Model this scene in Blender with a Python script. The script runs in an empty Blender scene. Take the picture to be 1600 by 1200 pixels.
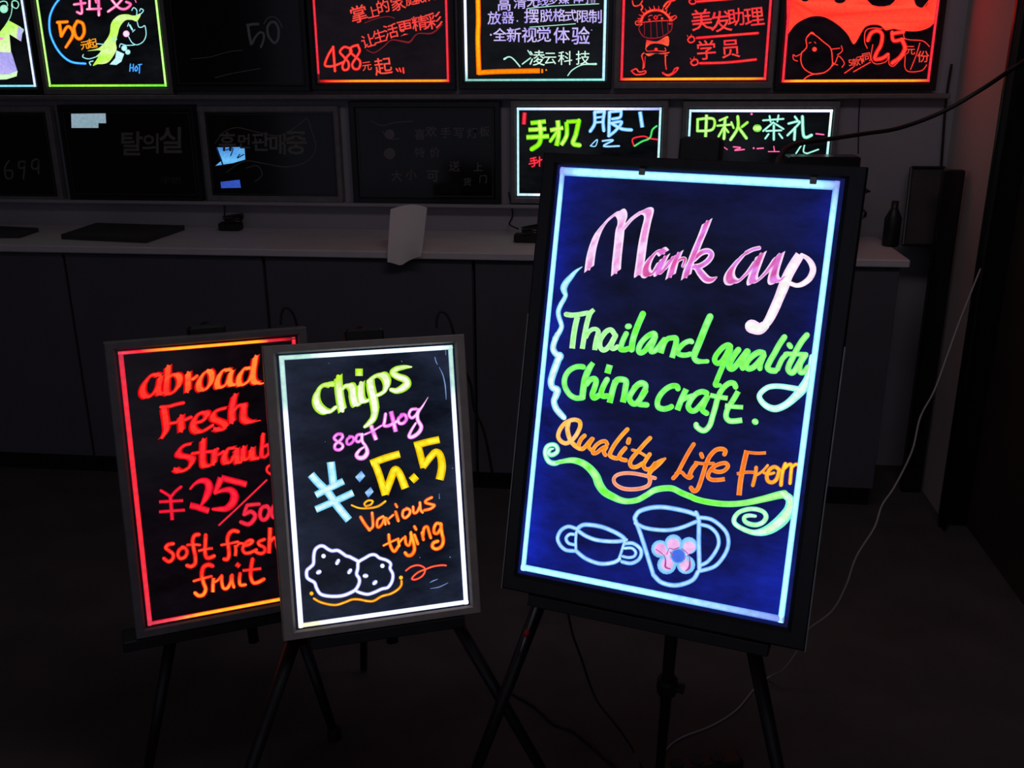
import bpy, math, random
from mathutils import Vector, Matrix, noise, geometry

random.seed(4)
SC = bpy.context.scene
COL = bpy.context.collection

# ---------------------------------------------------------------- camera
F = 1500.0
PITCH, YAW, ROLL = math.radians(18.47), math.radians(6.7), math.radians(-0.3)
CAM = Vector((0.0, 0.0, 1.60))
_d = Vector((-math.sin(YAW) * math.cos(PITCH), math.cos(YAW) * math.cos(PITCH), -math.sin(PITCH)))
_r0 = Vector((math.cos(YAW), math.sin(YAW), 0.0))
_u0 = _r0.cross(_d)
RGT = _r0 * math.cos(ROLL) + _u0 * math.sin(ROLL)
UPV = -_r0 * math.sin(ROLL) + _u0 * math.cos(ROLL)
FWD = _d
cam_data = bpy.data.cameras.new('camera')
cam_data.sensor_width = 36.0
cam_data.lens = F / 1600.0 * 36.0
cam = bpy.data.objects.new('camera', cam_data)
COL.objects.link(cam)
_m = Matrix((RGT, UPV, -FWD)).transposed().to_4x4()
_m.translation = CAM
cam.matrix_world = _m
SC.camera = cam

# ---------------------------------------------------------------- world, lights, exposure
SC.view_settings.view_transform = 'Standard'
SC.view_settings.look = 'None'
SC.view_settings.exposure = 0.0
SC.view_settings.gamma = 1.0
SC.view_settings.use_curve_mapping = False
world = bpy.data.worlds.new('night')
SC.world = world
world.use_nodes = True
world.node_tree.nodes['Background'].inputs[0].default_value = (0.62, 0.64, 0.85, 1)
world.node_tree.nodes['Background'].inputs[1].default_value = 0.16


def area(name, loc, target, size, power, col):
    ld = bpy.data.lights.new(name, 'AREA')
    ld.shape = 'RECTANGLE'
    ld.size, ld.size_y = size
    ld.energy = power
    ld.color = col
    o = bpy.data.objects.new(name, ld)
    COL.objects.link(o)
    o.location = loc
    o.rotation_euler = (Vector(target) - Vector(loc)).to_track_quat('-Z', 'Y').to_euler()
    return o


area('added_overhead_fill', (0.9, 1.5, 3.04), (1.0, 3.4, 0.9), (3.0, 0.5), 13.0, (0.97, 0.88, 0.93))  # area light added overhead to lift the ambient, no fixture in view

# ---------------------------------------------------------------- helpers


def lin(r, g, b, s=1.0):
    def f(v):
        v /= 255.0
        return v / 12.92 if v <= 0.04045 else ((v + 0.055) / 1.055) ** 2.4
    return (f(r) * s, f(g) * s, f(b) * s)


def ray(px, py):
    return RGT * (px - 800.0) - UPV * (py - 600.0) + FWD * F


def on_y(px, py, Y):
    v = ray(px, py)
    return CAM + v * ((Y - CAM.y) / v.y)


def on_x(px, py, X):
    v = ray(px, py)
    return CAM + v * ((X - CAM.x) / v.x)


def on_z(px, py, Z):
    v = ray(px, py)
    return CAM + v * ((Z - CAM.z) / v.z)


def depth(px, py, D):
    return CAM + ray(px, py) * (D / F)


def mat(name, col, rough=0.6, metal=0.0, noise_scale=None, noise_amt=0.3, spec=0.5, bump=0.0):
    m = bpy.data.materials.new(name)
    m.use_nodes = True
    nt = m.node_tree
    b = nt.nodes['Principled BSDF']
    b.inputs['Base Color'].default_value = (*col, 1)
    b.inputs['Roughness'].default_value = rough
    b.inputs['Metallic'].default_value = metal
    b.inputs['Specular IOR Level'].default_value = spec
    if noise_scale:
        tc = nt.nodes.new('ShaderNodeTexCoord')
        nz = nt.nodes.new('ShaderNodeTexNoise')
        nz.inputs['Scale'].default_value = noise_scale
        nz.inputs['Detail'].default_value = 6
        nt.links.new(tc.outputs['Object'], nz.inputs['Vector'])
        rp = nt.nodes.new('ShaderNodeValToRGB')
        rp.color_ramp.elements[0].position = 0.3
        rp.color_ramp.elements[1].position = 0.7
        rp.color_ramp.elements[0].color = (*[c * (1 - noise_amt) for c in col], 1)
        rp.color_ramp.elements[1].color = (*[min(1, c * (1 + noise_amt)) for c in col], 1)
        nt.links.new(nz.outputs['Fac'], rp.inputs['Fac'])
        nt.links.new(rp.outputs['Color'], b.inputs['Base Color'])
        if bump:
            bp = nt.nodes.new('ShaderNodeBump')
            bp.inputs['Strength'].default_value = bump
            bp.inputs['Distance'].default_value = 0.004
            nt.links.new(nz.outputs['Fac'], bp.inputs['Height'])
            nt.links.new(bp.outputs['Normal'], b.inputs['Normal'])
    return m


def ink_material(name, lit):
    m = bpy.data.materials.new(name)
    m.use_nodes = True
    nt = m.node_tree
    nt.nodes.clear()
    out = nt.nodes.new('ShaderNodeOutputMaterial')
    at = nt.nodes.new('ShaderNodeAttribute')
    at.attribute_name = 'ink'
    if lit:
        e = nt.nodes.new('ShaderNodeEmission')
        tc = nt.nodes.new('ShaderNodeTexCoord')
        nz = nt.nodes.new('ShaderNodeTexNoise')       # streaks and thin spots of the marker ink
        nz.inputs['Scale'].default_value = 90
        nz.inputs['Detail'].default_value = 3
        mr = nt.nodes.new('ShaderNodeMapRange')
        mr.inputs[1].default_value = 0.3
        mr.inputs[2].default_value = 0.7
        mr.inputs[3].default_value = 0.86
        mr.inputs[4].default_value = 1.12
        nt.links.new(tc.outputs['Object'], nz.inputs['Vector'])
        nt.links.new(nz.outputs['Fac'], mr.inputs[0])
        nt.links.new(at.outputs['Color'], e.inputs['Color'])
        nt.links.new(mr.outputs[0], e.inputs['Strength'])
        nt.links.new(e.outputs[0], out.inputs[0])
        m.cycles.emission_sampling = 'FRONT_BACK' if lit == 2 else 'NONE'
    else:
        b = nt.nodes.new('ShaderNodeBsdfPrincipled')
        b.inputs['Roughness'].default_value = 0.7
        nt.links.new(at.outputs['Color'], b.inputs['Base Color'])
        nt.links.new(b.outputs[0], out.inputs[0])
    return m


INK = ink_material('lit_marker_ink', 1)
STRIP = ink_material('led_strip_light', 2)
DRY = ink_material('unlit_marker_ink', 0)
M_BLACK = mat('black_painted_metal', lin(26, 26, 28), 0.45, 0.0, 60, 0.2)
M_BLACKFRAME = mat('black_frame', lin(24, 22, 26), 0.3, 0.0, 40, 0.2)
M_GREY = mat('grey_aluminium', lin(172, 160, 154), 0.42, 0.1, 30, 0.12)
M_GREYDARK = mat('dull_grey_aluminium', lin(122, 116, 118), 0.5, 0.1, 30, 0.15)
M_WALL = mat('painted_wall', lin(165, 160, 168), 0.9, 0, 3, 0.06, 0.2)
M_PILLAR = mat('pillar_paint', lin(205, 190, 186), 0.85, 0, 3, 0.06, 0.2)
M_FLOOR = mat('dark_floor', lin(86, 79, 79), 0.75, 0, 5, 0.18, 0.25, 0.3)
M_TOP = mat('white_worktop', lin(215, 205, 208), 0.55, 0, 12, 0.05)
M_CAB = mat('cabinet_paint', lin(98, 94, 102), 0.8, 0, 4, 0.08, 0.2)
M_CABLE = mat('black_cable', lin(22, 20, 22), 0.6, 0, 50, 0.2)
M_WHITECABLE = mat('white_cable', lin(165, 158, 160), 0.5, 0, 50, 0.05)
M_DARKWOOD = mat('dark_board', lin(58, 52, 54), 0.7, 0, 10, 0.2)
M_PAPER = mat('white_paper', lin(235, 225, 222), 0.8, 0, 10, 0.03)
M_DOOR = mat('brown_door', lin(70, 54, 46), 0.6, 0, 6, 0.2)
M_STEEL = mat('worn_steel', lin(150, 150, 145), 0.35, 0.9, 30, 0.2)


def panel_material(name, base, glow=None, glow2=None, rough=0.12):
    """acrylic writing panel; a lit one has the strip glow painted into its emission, mottled by wiped ink smears"""
    m = mat(name, base, rough, 0, 25, 0.3, 0.5)
    if glow:
        nt = m.node_tree
        b = nt.nodes['Principled BSDF']
        tc = nt.nodes.new('ShaderNodeTexCoord')
        mp = nt.nodes.new('ShaderNodeMapping')
        mp.inputs['Rotation'].default_value = (0, 0.5, 0)
        mp.inputs['Scale'].default_value = (6, 6, 14)
        n1 = nt.nodes.new('ShaderNodeTexNoise')
        n1.inputs['Scale'].default_value = 1.0
        n1.inputs['Detail'].default_value = 8
        n1.inputs['Roughness'].default_value = 0.65
        nt.links.new(tc.outputs['Object'], mp.inputs['Vector'])
        nt.links.new(mp.outputs[0], n1.inputs['Vector'])
        at = nt.nodes.new('ShaderNodeAttribute')
        at.attribute_name = 'ink'
        mr = nt.nodes.new('ShaderNodeMapRange')
        mr.inputs[1].default_value = 0.35
        mr.inputs[2].default_value = 0.8
        mr.inputs[3].default_value = 0.35
        mr.inputs[4].default_value = 2.2
        nt.links.new(n1.outputs['Fac'], mr.inputs[0])
        nt.links.new(at.outputs['Color'], b.inputs['Emission Color'])
        nt.links.new(mr.outputs[0], b.inputs['Emission Strength'])
        m.cycles.emission_sampling = 'NONE'
    return m


def new_obj(name, verts, faces, m, parent=None, smooth=False, cols=None):
    me = bpy.data.meshes.new(name)
    me.from_pydata([tuple(v) for v in verts], [], faces)
    if cols is not None:
        a = me.color_attributes.new('ink', 'FLOAT_COLOR', 'POINT')
        for i, c in enumerate(cols):
            a.data[i].color = (c[0], c[1], c[2], 1)
    me.materials.append(m)
    if smooth:
        for p in me.polygons:
            p.use_smooth = True
    me.update()
    o = bpy.data.objects.new(name, me)
    COL.objects.link(o)
    if parent is not None:
        o.parent = parent
    return o


class MB:
    def __init__(self):
        self.v, self.f = [], []

    def box(self, lo, hi, M=None, bev=0.0):
        x0, y0, z0 = lo
        x1, y1, z1 = hi
        n = len(self.v)
        if bev <= 0:
            c = [(x0, y0, z0), (x1, y0, z0), (x1, y1, z0), (x0, y1, z0), (x0, y0, z1), (x1, y0, z1), (x1, y1, z1), (x0, y1, z1)]
            f = [(0, 3, 2, 1), (4, 5, 6, 7), (0, 1, 5, 4), (1, 2, 6, 5), (2, 3, 7, 6), (3, 0, 4, 7)]
        else:
            b = bev   # chamfered in z at top/bottom and along uprights
            def ring(z, i):
                return [(x0 + i + b, y0 + i, z), (x1 - i - b, y0 + i, z), (x1 - i, y0 + i + b, z), (x1 - i, y1 - i - b, z),
                        (x1 - i - b, y1 - i, z), (x0 + i + b, y1 - i, z), (x0 + i, y1 - i - b, z), (x0 + i, y0 + i + b, z)]
            c = ring(z0, b) + ring(z0 + b, 0) + ring(z1 - b, 0) + ring(z1, b)
            f = [tuple(reversed(range(8))), tuple(range(24, 32))]
            for k in range(3):
                for i in range(8):
                    j = (i + 1) % 8
                    f.append((k * 8 + i, k * 8 + j, k * 8 + 8 + j, k * 8 + 8 + i))
        for p in c:
            p = Vector(p)
            self.v.append(M @ p if M else p)
        for q in f:
            self.f.append(tuple(n + i for i in q))
        return self

    def tube(self, pts, r, seg=8, caps=True):
        pts = [Vector(p) for p in pts]
        rs = r if isinstance(r, (list, tuple)) else [r] * len(pts)
        n0 = len(self.v)
        t = (pts[1] - pts[0]).normalized()
        a = t.orthogonal().normalized()
        for i, p in enumerate(pts):
            if i == 0:
                t = (pts[1] - pts[0]).normalized()
            elif i == len(pts) - 1:
                t = (pts[-1] - pts[-2]).normalized()
            else:
                t = (pts[i + 1] - pts[i - 1]).normalized()
            a = (a - t * a.dot(t)).normalized()
            b = t.cross(a)
            for k in range(seg):
                an = 2 * math.pi * k / seg
                self.v.append(p + (a * math.cos(an) + b * math.sin(an)) * rs[i])
        for i in range(len(pts) - 1):
            for k in range(seg):
                k2 = (k + 1) % seg
                self.f.append((n0 + i * seg + k, n0 + i * seg + k2, n0 + (i + 1) * seg + k2, n0 + (i + 1) * seg + k))
        if caps:
            self.f.append(tuple(n0 + k for k in reversed(range(seg))))
            self.f.append(tuple(n0 + (len(pts) - 1) * seg + k for k in range(seg)))
        return self

    def build(self, name, m, parent=None, smooth=False, loc=None):
        v = self.v
        if loc is not None:
            L = Vector(loc)
            v = [p - L for p in v]
        o = new_obj(name, v, self.f, m, parent, smooth)
        if loc is not None:
            o.location = loc
        return o


def catmull(pts, n=6):
    """pts: list of tuples of equal length"""
    if len(pts) < 3:
        return [tuple(p) for p in pts]
    out = []
    P = [pts[0]] + list(pts) + [pts[-1]]
    for i in range(1, len(P) - 2):
        a, b, c, d = P[i - 1], P[i], P[i + 1], P[i + 2]
        for k in range(n):
            t = k / n
            out.append(tuple(0.5 * ((2 * b[j]) + (-a[j] + c[j]) * t + (2 * a[j] - 5 * b[j] + 4 * c[j] - d[j]) * t * t
                                    + (-a[j] + 3 * b[j] - 3 * c[j] + d[j]) * t ** 3) for j in range(len(b))))
    out.append(tuple(pts[-1]))
    return out


def tag(o, label, cat, group=None):
    o['label'] = label
    o['category'] = cat
    if group:
        o['group'] = group
    return o


def struct(o):
    o['kind'] = 'structure'
    return o


def thing(name, label, cat, loc, group=None):
    o = bpy.data.objects.new(name, None)
    COL.objects.link(o)
    o.location = loc
    o.empty_display_size = 0.05
    return tag(o, label, cat, group)


# ---------------------------------------------------------------- board plane and ink
class Plane:
    """a board's own plane: P0 = lower centre, U right, V up, N out of the writing face"""

    def __init__(self, P0, U, V):
        self.U = U.normalized()
        self.V = (V - self.U * V.dot(self.U)).normalized()
        self.N = self.U.cross(self.V)
        self.P0 = P0
        self.k = 0

    def uv(self, px, py):
        v = ray(px, py)
        t = (self.P0 - CAM).dot(self.N) / v.dot(self.N)
        p = CAM + v * t - self.P0
        return p.dot(self.U), p.dot(self.V)

    def world(self, u, n, v):
        return self.P0 + self.U * u + self.V * v + self.N * n

    def matrix(self):
        m = Matrix((self.U, -self.N, self.V)).transposed().to_4x4()
        m.translation = self.P0
        return m


class Ink:
    """strokes of one word or drawing, laid on a board's plane; local axes u, -n, v"""

    def __init__(self, plane, crop, nib=None, thin=8):
        self.pl = plane
        self.ox, self.oy, self.s = crop
        self.nib = nib
        self.thin = thin
        self.v, self.f, self.c = [], [], []
        self.lift = 0.0

    def _put(self, x, y, h, col):
        u, v = self.pl.uv(self.ox + x / self.s, self.oy + y / self.s)
        self.v.append((u, -(0.0008 + self.lift + self.pl.k * 4e-6 + h), v))
        self.c.append(col)

    def _core(self, x, y):
        t = self.t(x, y)
        return tuple(a * (1 - t) + b * t for a, b in zip(self.c0, self.c1))

    def colors(self, c0, edge=None, c1=None, grad=None):
        self.c0 = c0
        self.c1 = c1 or c0
        self.e = edge or c0
        if grad:
            (x0, y0), (x1, y1) = grad
            dx, dy = x1 - x0, y1 - y0
            L = dx * dx + dy * dy
            self.t = lambda x, y: max(0.0, min(1.0, ((x - x0) * dx + (y - y0) * dy) / L + 0.18 * noise.noise(Vector((x, y, 0)) * 0.02)))
        else:
            self.t = lambda x, y: max(0.0, min(1.0, 0.5 + 1.3 * noise.noise(Vector((x * 0.011, y * 0.011, self.pl.k * 0.3)))))
        return self

    def section(self, L, R, x, y, hgt):
        T = (-1, -0.72, -0.45, 0.45, 0.72, 1)
        H = (0, 0.6, 0.9, 0.9, 0.6, 0)
        cc = self._core(x, y)
        for t, h in zip(T, H):
            a = (t + 1) / 2
            self._put(L[0] + (R[0] - L[0]) * a, L[1] + (R[1] - L[1]) * a, hgt * h,
                      self.e if abs(t) > 0.6 else cc)

    def ribbon(self, secs, hgt=0.0005):
        n0 = len(self.v)
        for L, R in secs:
            self.section(L, R, (L[0] + R[0]) / 2, (L[1] + R[1]) / 2, hgt)
        for i in range(len(secs) - 1):
            for k in range(5):
                a = n0 + i * 6 + k
                self.f.append((a, a + 1, a + 7, a + 6))
        self.pl.k += 1

    def pen(self, pts, cap='round'):
        P = pts
        n = len(P)
        secs = []
        tang = []
        for i in range(n):
            a, b = P[max(0, i - 1)], P[min(n - 1, i + 1)]
            dx, dy = b[0] - a[0], b[1] - a[1]
            L = math.hypot(dx, dy) or 1
            tang.append((dx / L, dy / L))

        def sec(x, y, t, w, sh=0):
            return ((x + t[1] * w + t[0] * sh, y - t[0] * w + t[1] * sh), (x - t[1] * w + t[0] * sh, y + t[0] * w + t[1] * sh))
        if cap == 'round':
            x, y, w = P[0]
            for a in (80, 55, 28):
                secs.append(sec(x, y, tang[0], w * math.cos(math.radians(a)), -w * math.sin(math.radians(a))))
        for i in range(n):
            secs.append(sec(P[i][0], P[i][1], tang[i], P[i][2]))
        if cap == 'round':
            x, y, w = P[-1]
            for a in (28, 55, 80):
                secs.append(sec(x, y, tang[-1], w * math.cos(math.radians(a)), w * math.sin(math.radians(a))))
        self.ribbon(secs)

    def chisel(self, pts):
        nx, ny = self.nib
        self.pen([(p[0], p[1], self.thin) for p in pts])
        run = []
        last = 0
        for i, p in enumerate(pts):
            a, b = pts[max(0, i - 1)], pts[min(len(pts) - 1, i + 1)]
            cr = (b[0] - a[0]) * ny - (b[1] - a[1]) * nx
            s = 1 if cr >= 0 else -1
            if last and s != last:
                run.append(p)
                if len(run) > 1:
                    self._run(run)
                run = []
            run.append(p)
            last = s
        if len(run) > 1:
            self._run(run)

    def _run(self, run):
        nx, ny = self.nib
        self.ribbon([((p[0] - nx, p[1] - ny), (p[0] + nx, p[1] + ny)) for p in run], 0.0007)

    def draw(self, spec):
        """strokes separated by ';' : numbers are x y pairs, wN sets the half width, modes: n chisel nib, s straight,
        p flat ends, f filled outline, d round dots"""
        w = 20.0
        for st in spec.split(';'):
            toks = st.split()
            mode = set()
            pts = []
            num = []
            for t in toks:
                if t[0] == 'w':
                    w = float(t[1:])
                elif t in ('n', 's', 'p', 'f', 'd'):
                    mode.add(t)
                else:
                    num.append(float(t))
                    if len(num) == 2:
                        pts.append((num[0], num[1], w))
                        num = []
            if not pts:
                continue
            if 'f' in mode:
                sm = pts if 's' in mode else catmull(pts + [pts[0]], 4)[:-1]
                self.fill([[(p[0], p[1]) for p in sm]])
            elif 'd' in mode:
                for p in pts:
                    self.disc(p[0], p[1], p[2])
            else:
                q = pts if 's' in mode else catmull(pts)
                if 's' in mode or len(pts) < 3:
                    q2 = []
                    for a, b in zip(q[:-1], q[1:]):
                        for k in range(4):
                            q2.append(tuple(a[j] + (b[j] - a[j]) * k / 4 for j in range(3)))
                    q = q2 + [q[-1]]
                if 'n' in mode:
                    self.chisel(q)
                else:
                    self.pen(q, 'flat' if 'p' in mode else 'round')
        return self

    def disc(self, x, y, r, ry=None):
        n0 = len(self.v)
        ry = ry or r
        self._put(x, y, 0.0006, self._core(x, y))
        for k in range(16):
            a = 2 * math.pi * k / 16
            self._put(x + r * 0.75 * math.cos(a), y + ry * 0.75 * math.sin(a), 0.0005, self._core(x, y))
        for k in range(16):
            a = 2 * math.pi * k / 16
            self._put(x + r * math.cos(a), y + ry * math.sin(a), 0, self.e)
        for k in range(16):
            j = (k + 1) % 16
            self.f.append((n0, n0 + 1 + k, n0 + 1 + j))
            self.f.append((n0 + 1 + k, n0 + 17 + k, n0 + 17 + j, n0 + 1 + j))
        self.pl.k += 1

    def fill(self, loops, h=0.0002):
        n0 = len(self.v)
        flat = [p for L in loops for p in L]
        tris = geometry.tessellate_polygon([[Vector((x, y, 0)) for x, y in L] for L in loops])
        for x, y in flat:
            self._put(x, y, h, self._core(x, y))
        for t in tris:
            self.f.append(tuple(n0 + i for i in t))
        self.pl.k += 1

    def glyphs(self, items, bold=0.012):
        """items: (character, centre x, centre y, size in crop pixels, rotation degrees)"""
        for it in items:
            ch, cx, cy, sz = it[:4]
            rot = math.radians(it[4]) if len(it) > 4 else 0
            vs, fs = glyph(ch, bold)
            n0 = len(self.v)
            for x, y in vs:
                X = (x * math.cos(rot) - y * math.sin(rot)) * sz
                Y = (x * math.sin(rot) + y * math.cos(rot)) * sz
                self._put(cx + X, cy - Y, 0.0004, self._core(cx + X, cy - Y))
            for q in fs:
                self.f.append(tuple(n0 + i for i in q))
        self.pl.k += 1
        return self

    def build(self, name, parent, label=None, m=None):
        o = new_obj(name, self.v, self.f, m or INK, parent, True, self.c)
        if label:
            o['label'] = label
        return o


_gl = {}


def glyph(ch, bold):
    if (ch, bold) in _gl:
        return _gl[(ch, bold)]
    c = bpy.data.curves.new('g', 'FONT')
    c.body = ch
    c.offset = bold
    c.resolution_u = 2
    o = bpy.data.objects.new('g', c)
    COL.objects.link(o)
    bpy.context.view_layer.update()
    me = bpy.data.meshes.new_from_object(o.evaluated_get(bpy.context.evaluated_depsgraph_get()))
    vs = [(v.co.x, v.co.y) for v in me.vertices]
    fs = [tuple(p.vertices) for p in me.polygons]
    bpy.data.objects.remove(o)
    bpy.data.curves.remove(c)
    bpy.data.meshes.remove(me)
    mx = (min(v[0] for v in vs) + max(v[0] for v in vs)) / 2
    my = (min(v[1] for v in vs) + max(v[1] for v in vs)) / 2
    vs = [(x - mx, y - my) for x, y in vs]
    _gl[(ch, bold)] = (vs, fs)
    return vs, fs


def strips(plane, parent, u0, u1, v0, v1, spec):
    """four LED light strips round the panel; spec: side -> (width, list of (t, colour) along, edge colour)"""
    for side, (w, stops, edge) in spec.items():
        if side == 'top':
            A, B, inn = (u0, v1), (u1, v1), (0, -1)
        elif side == 'bottom':
            A, B, inn = (u0, v0), (u1, v0), (0, 1)
        elif side == 'left':
            A, B, inn = (u0, v1), (u0, v0), (1, 0)
        else:
            A, B, inn = (u1, v1), (u1, v0), (-1, 0)
        prof = ((0.0, 0.0, 1), (0.28, 0.0022, 0), (0.72, 0.0022, 0), (1.0, 0.0, 1))
        v, f, c = [], [], []
        for k, (t, col) in enumerate(stops):
            for q, h, ed in prof:
                u = A[0] + (B[0] - A[0]) * t + inn[0] * w * q
                vv = A[1] + (B[1] - A[1]) * t + inn[1] * w * q
                v.append((u, -(0.0012 + h), vv))
                c.append(tuple(a * b for a, b in zip(col, edge)) if ed else col)
        for k in range(len(stops) - 1):
            for i in range(3):
                a = k * 4 + i
                f.append((a, a + 1, a + 5, a + 4))
        new_obj('light_strip', v, f, STRIP if spec_lit else DRY, parent, False, c)


spec_lit = True


def board(name, label, plane, u0, u1, v0, v1, marg, spec, frame_mat, panel_mat, thick=0.028, group=None, glow=None, lit=True, proud=0.006, cat='sign board'):
    """light-up writing board: four mitred frame bars, back cover, acrylic panel, light strips"""
    global spec_lit
    spec_lit = lit
    t = thing(name, label, cat, (0, 0, 0), group)
    t.matrix_world = plane.matrix()
    l, r, tp, b = marg
    U0, U1, V0, V1 = u0 - l, u1 + r, v0 - b, v1 + tp
    fl, fr, ft, fb = l * 0.82, r * 0.82, tp * 0.82, b * 0.82
    outer = [(U0, V0), (U1, V0), (U1, V1), (U0, V1)]
    inner = [(U0 + fl, V0 + fb), (U1 - fr, V0 + fb), (U1 - fr, V1 - ft), (U0 + fl, V1 - ft)]
    bv = 0.0025
    for i in range(4):
        j = (i + 1) % 4

        def pt(a, q, y):
            o, n = outer[a], inner[a]
            return (o[0] + (n[0] - o[0]) * q, y, o[1] + (n[1] - o[1]) * q)
        prof = [(0, thick), (0, -proud + bv), (0.1, -proud), (0.8, -proud), (1.0, -proud + 0.004), (1.0, thick)]
        v = [pt(i, q, y) for q, y in prof] + [pt(j, q, y) for q, y in prof]
        n = len(prof)
        f = [(k, n + k, n + (k + 1) % n, (k + 1) % n) for k in range(n)] + [tuple(range(n)), tuple(reversed(range(n, 2 * n)))]
        new_obj('frame_bar', v, f, frame_mat, t)
    # acrylic panel, a grid whose vertex colours hold the painted glow of the strips
    gu, gv = 24, 34
    v, f, c = [], [], []
    e = 0.002
    a0, a1, b0, b1 = U0 + fl - e, U1 - fr + e, V0 + fb - e, V1 - ft + e
    for j in range(gv + 1):
        for i in range(gu + 1):
            u = a0 + (a1 - a0) * i / gu
            w = b0 + (b1 - b0) * j / gv
            v.append((u, 0.0, w))
            c.append(glow((u - u0) / (u1 - u0), (w - v0) / (v1 - v0)) if glow else (0, 0, 0))
    for j in range(gv):
        for i in range(gu):
            a = j * (gu + 1) + i
            f.append((a, a + 1, a + gu + 2, a + gu + 1))
    new_obj('acrylic_panel', v, f, panel_mat, t, False, c)
    MB().box((U0 + 0.004, thick - 0.006, V0 + 0.004), (U1 - 0.004, thick, V1 - 0.004)).build('back_cover', M_BLACK, t)
    strips(plane, t, u0, u1, v0, v1, spec)
    return t


def solve(q, width):
    """plane of a rectangular board from its four corners: TL, TR, BR, BL"""
    r = [ray(*p) for p in q]
    A = Matrix((-r[1], r[2], -r[3])).transposed()
    t = A.inverted() @ (-r[0])
    t = [1.0, t[0], t[1], t[2]]
    P = [r[i] * t[i] for i in range(4)]
    s = width / (P[1] - P[0]).length
    P = [CAM + p * s for p in P]
    U = (P[1] - P[0]) + (P[2] - P[3])
    V = (P[0] - P[3]) + (P[1] - P[2])
    return Plane((P[2] + P[3]) / 2, U, V), P


def rect_of(pl, q):
    uv = [pl.uv(*p) for p in q]
    return (uv[0][0] + uv[3][0]) / 2, (uv[1][0] + uv[2][0]) / 2, (uv[2][1] + uv[3][1]) / 2, (uv[0][1] + uv[1][1]) / 2


# ================================================================ ROOM
WY = 3.85                         # back wall
PX = on_y(1500, 100, WY).x        # corner with the right-hand wall
pn = on_x(1577, 100, PX)          # near end of the pale wall strip
LX = -3.2
CEIL = 3.1
struct(MB().box((LX - 0.1, WY, 0), (PX + 0.12, WY + 0.12, CEIL)).build('wall_back', M_WALL))
struct(MB().box((LX - 0.1, -4.0, -0.1), (PX + 1.6, WY + 0.12, 0.0)).build('floor', M_FLOOR))
struct(MB().box((LX - 0.1, -1.2, CEIL), (PX + 1.6, WY + 0.12, CEIL + 0.1)).build('ceiling', M_WALL))
struct(MB().box((LX - 0.1, -1.2, 0), (LX, WY, CEIL)).build('wall_left', M_WALL))
struct(MB().box((PX, pn.y, 0), (PX + 0.12, WY, CEIL)).build('wall_right', M_PILLAR))
# dark door beyond the strip, with its frame
DX = PX + 0.07
dn = pn.y - 1.15
dr = struct(MB().box((DX, dn, 0.0), (DX + 0.045, pn.y - 0.06, 2.4), bev=0.004).build('door_1', M_DOOR))
MB().box((DX - 0.035, pn.y - 0.17, 1.44), (DX, pn.y - 0.13, 1.56), bev=0.006).box((DX - 0.05, pn.y - 0.20, 1.49), (DX - 0.02, pn.y - 0.05 - 0.08, 1.51)).build('door_handle', M_STEEL, dr)
struct(MB().box((PX - 0.012, pn.y - 0.062, 0), (PX + 0.12, pn.y, CEIL), bev=0.004).build('trim_1', M_BLACKFRAME))
struct(MB().box((PX, dn - 0.1, 2.4), (PX + 0.12, pn.y - 0.062, CEIL)).build('trim_2', M_DOOR))
struct(MB().box((PX, -1.2, 0), (PX + 0.12, dn, CEIL)).build('wall_near_right', M_DOOR))

# ledge rail the upper row stands on
zr = on_y(800, 150, WY - 0.05).z
xr = on_y(1478, 150, WY).x
struct(MB().box((LX, WY - 0.055, zr - 0.012), (xr, WY, zr + 0.006), bev=0.003).build('trim_3', M_GREYDARK))
zr2 = on_y(800, 322, WY - 0.05).z
struct(MB().box((LX, WY - 0.05, zr2 - 0.010), (on_y(1330, 322, WY).x, WY, zr2 + 0.004), bev=0.003).build('trim_4', M_WALL))

# counter: worktop + cabinet units
CY = 3.40
cz = on_y(600, 391, CY).z
cxr = on_y(1421, 402, CY).x
wt = MB().box((LX, CY - 0.02, cz - 0.028), (cxr, WY, cz), bev=0.004).build('worktop', M_TOP)
tag(wt, 'long pale worktop running along the back wall below the dark signs', 'worktop')
seam = on_y(415, 450, CY).x
cw = 0.79
xs = [seam + k * cw for k in range(-1, 3)]
xs = [x for x in xs if x > LX + 0.1] + [cxr - 0.02]
xs = [x for i, x in enumerate(xs) if i == len(xs) - 1 or x < cxr - 0.25]
places = {0: 'grey cabinet at the far left end of the counter', 1: 'grey cabinet under the flat dark boards on the worktop'}
cab_labels = ['plain grey cabinet under the worktop at the picture left edge', 'plain grey cabinet behind the red-lettered board, left of the panel seam',
              'plain grey cabinet behind the chips board, right of the panel seam', 'plain grey cabinet behind the large blue-lit board',
              'plain grey cabinet at the right end of the worktop']
prev = LX
allx = [LX + 0.02] + xs
allx = sorted(allx)
n = len(allx) - 1
for i in range(n):
    a, b = allx[i] + 0.004, allx[i + 1] - 0.004
    lab = cab_labels[min(i, 4)]
    c = thing('cabinet', lab, 'cabinet', ((a + b) / 2, CY + 0.2, 0), 'counter cabinets')
    loc = c.location
    MB().box((a, CY + 0.022, 0.08), (b, WY - 0.003, cz - 0.029)).build('body', M_CAB, c, loc=None).location = (-loc.x, -loc.y, 0)
    MB().box((a + 0.002, CY, 0.09), (b - 0.002, CY + 0.02, cz - 0.034), bev=0.002).build('front_panel', M_CAB, c).location = (-loc.x, -loc.y, 0)
    MB().box((a, CY + 0.05, 0.0), (b, WY - 0.003, 0.08)).build('plinth', M_BLACK, c).location = (-loc.x, -loc.y, 0)

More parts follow.
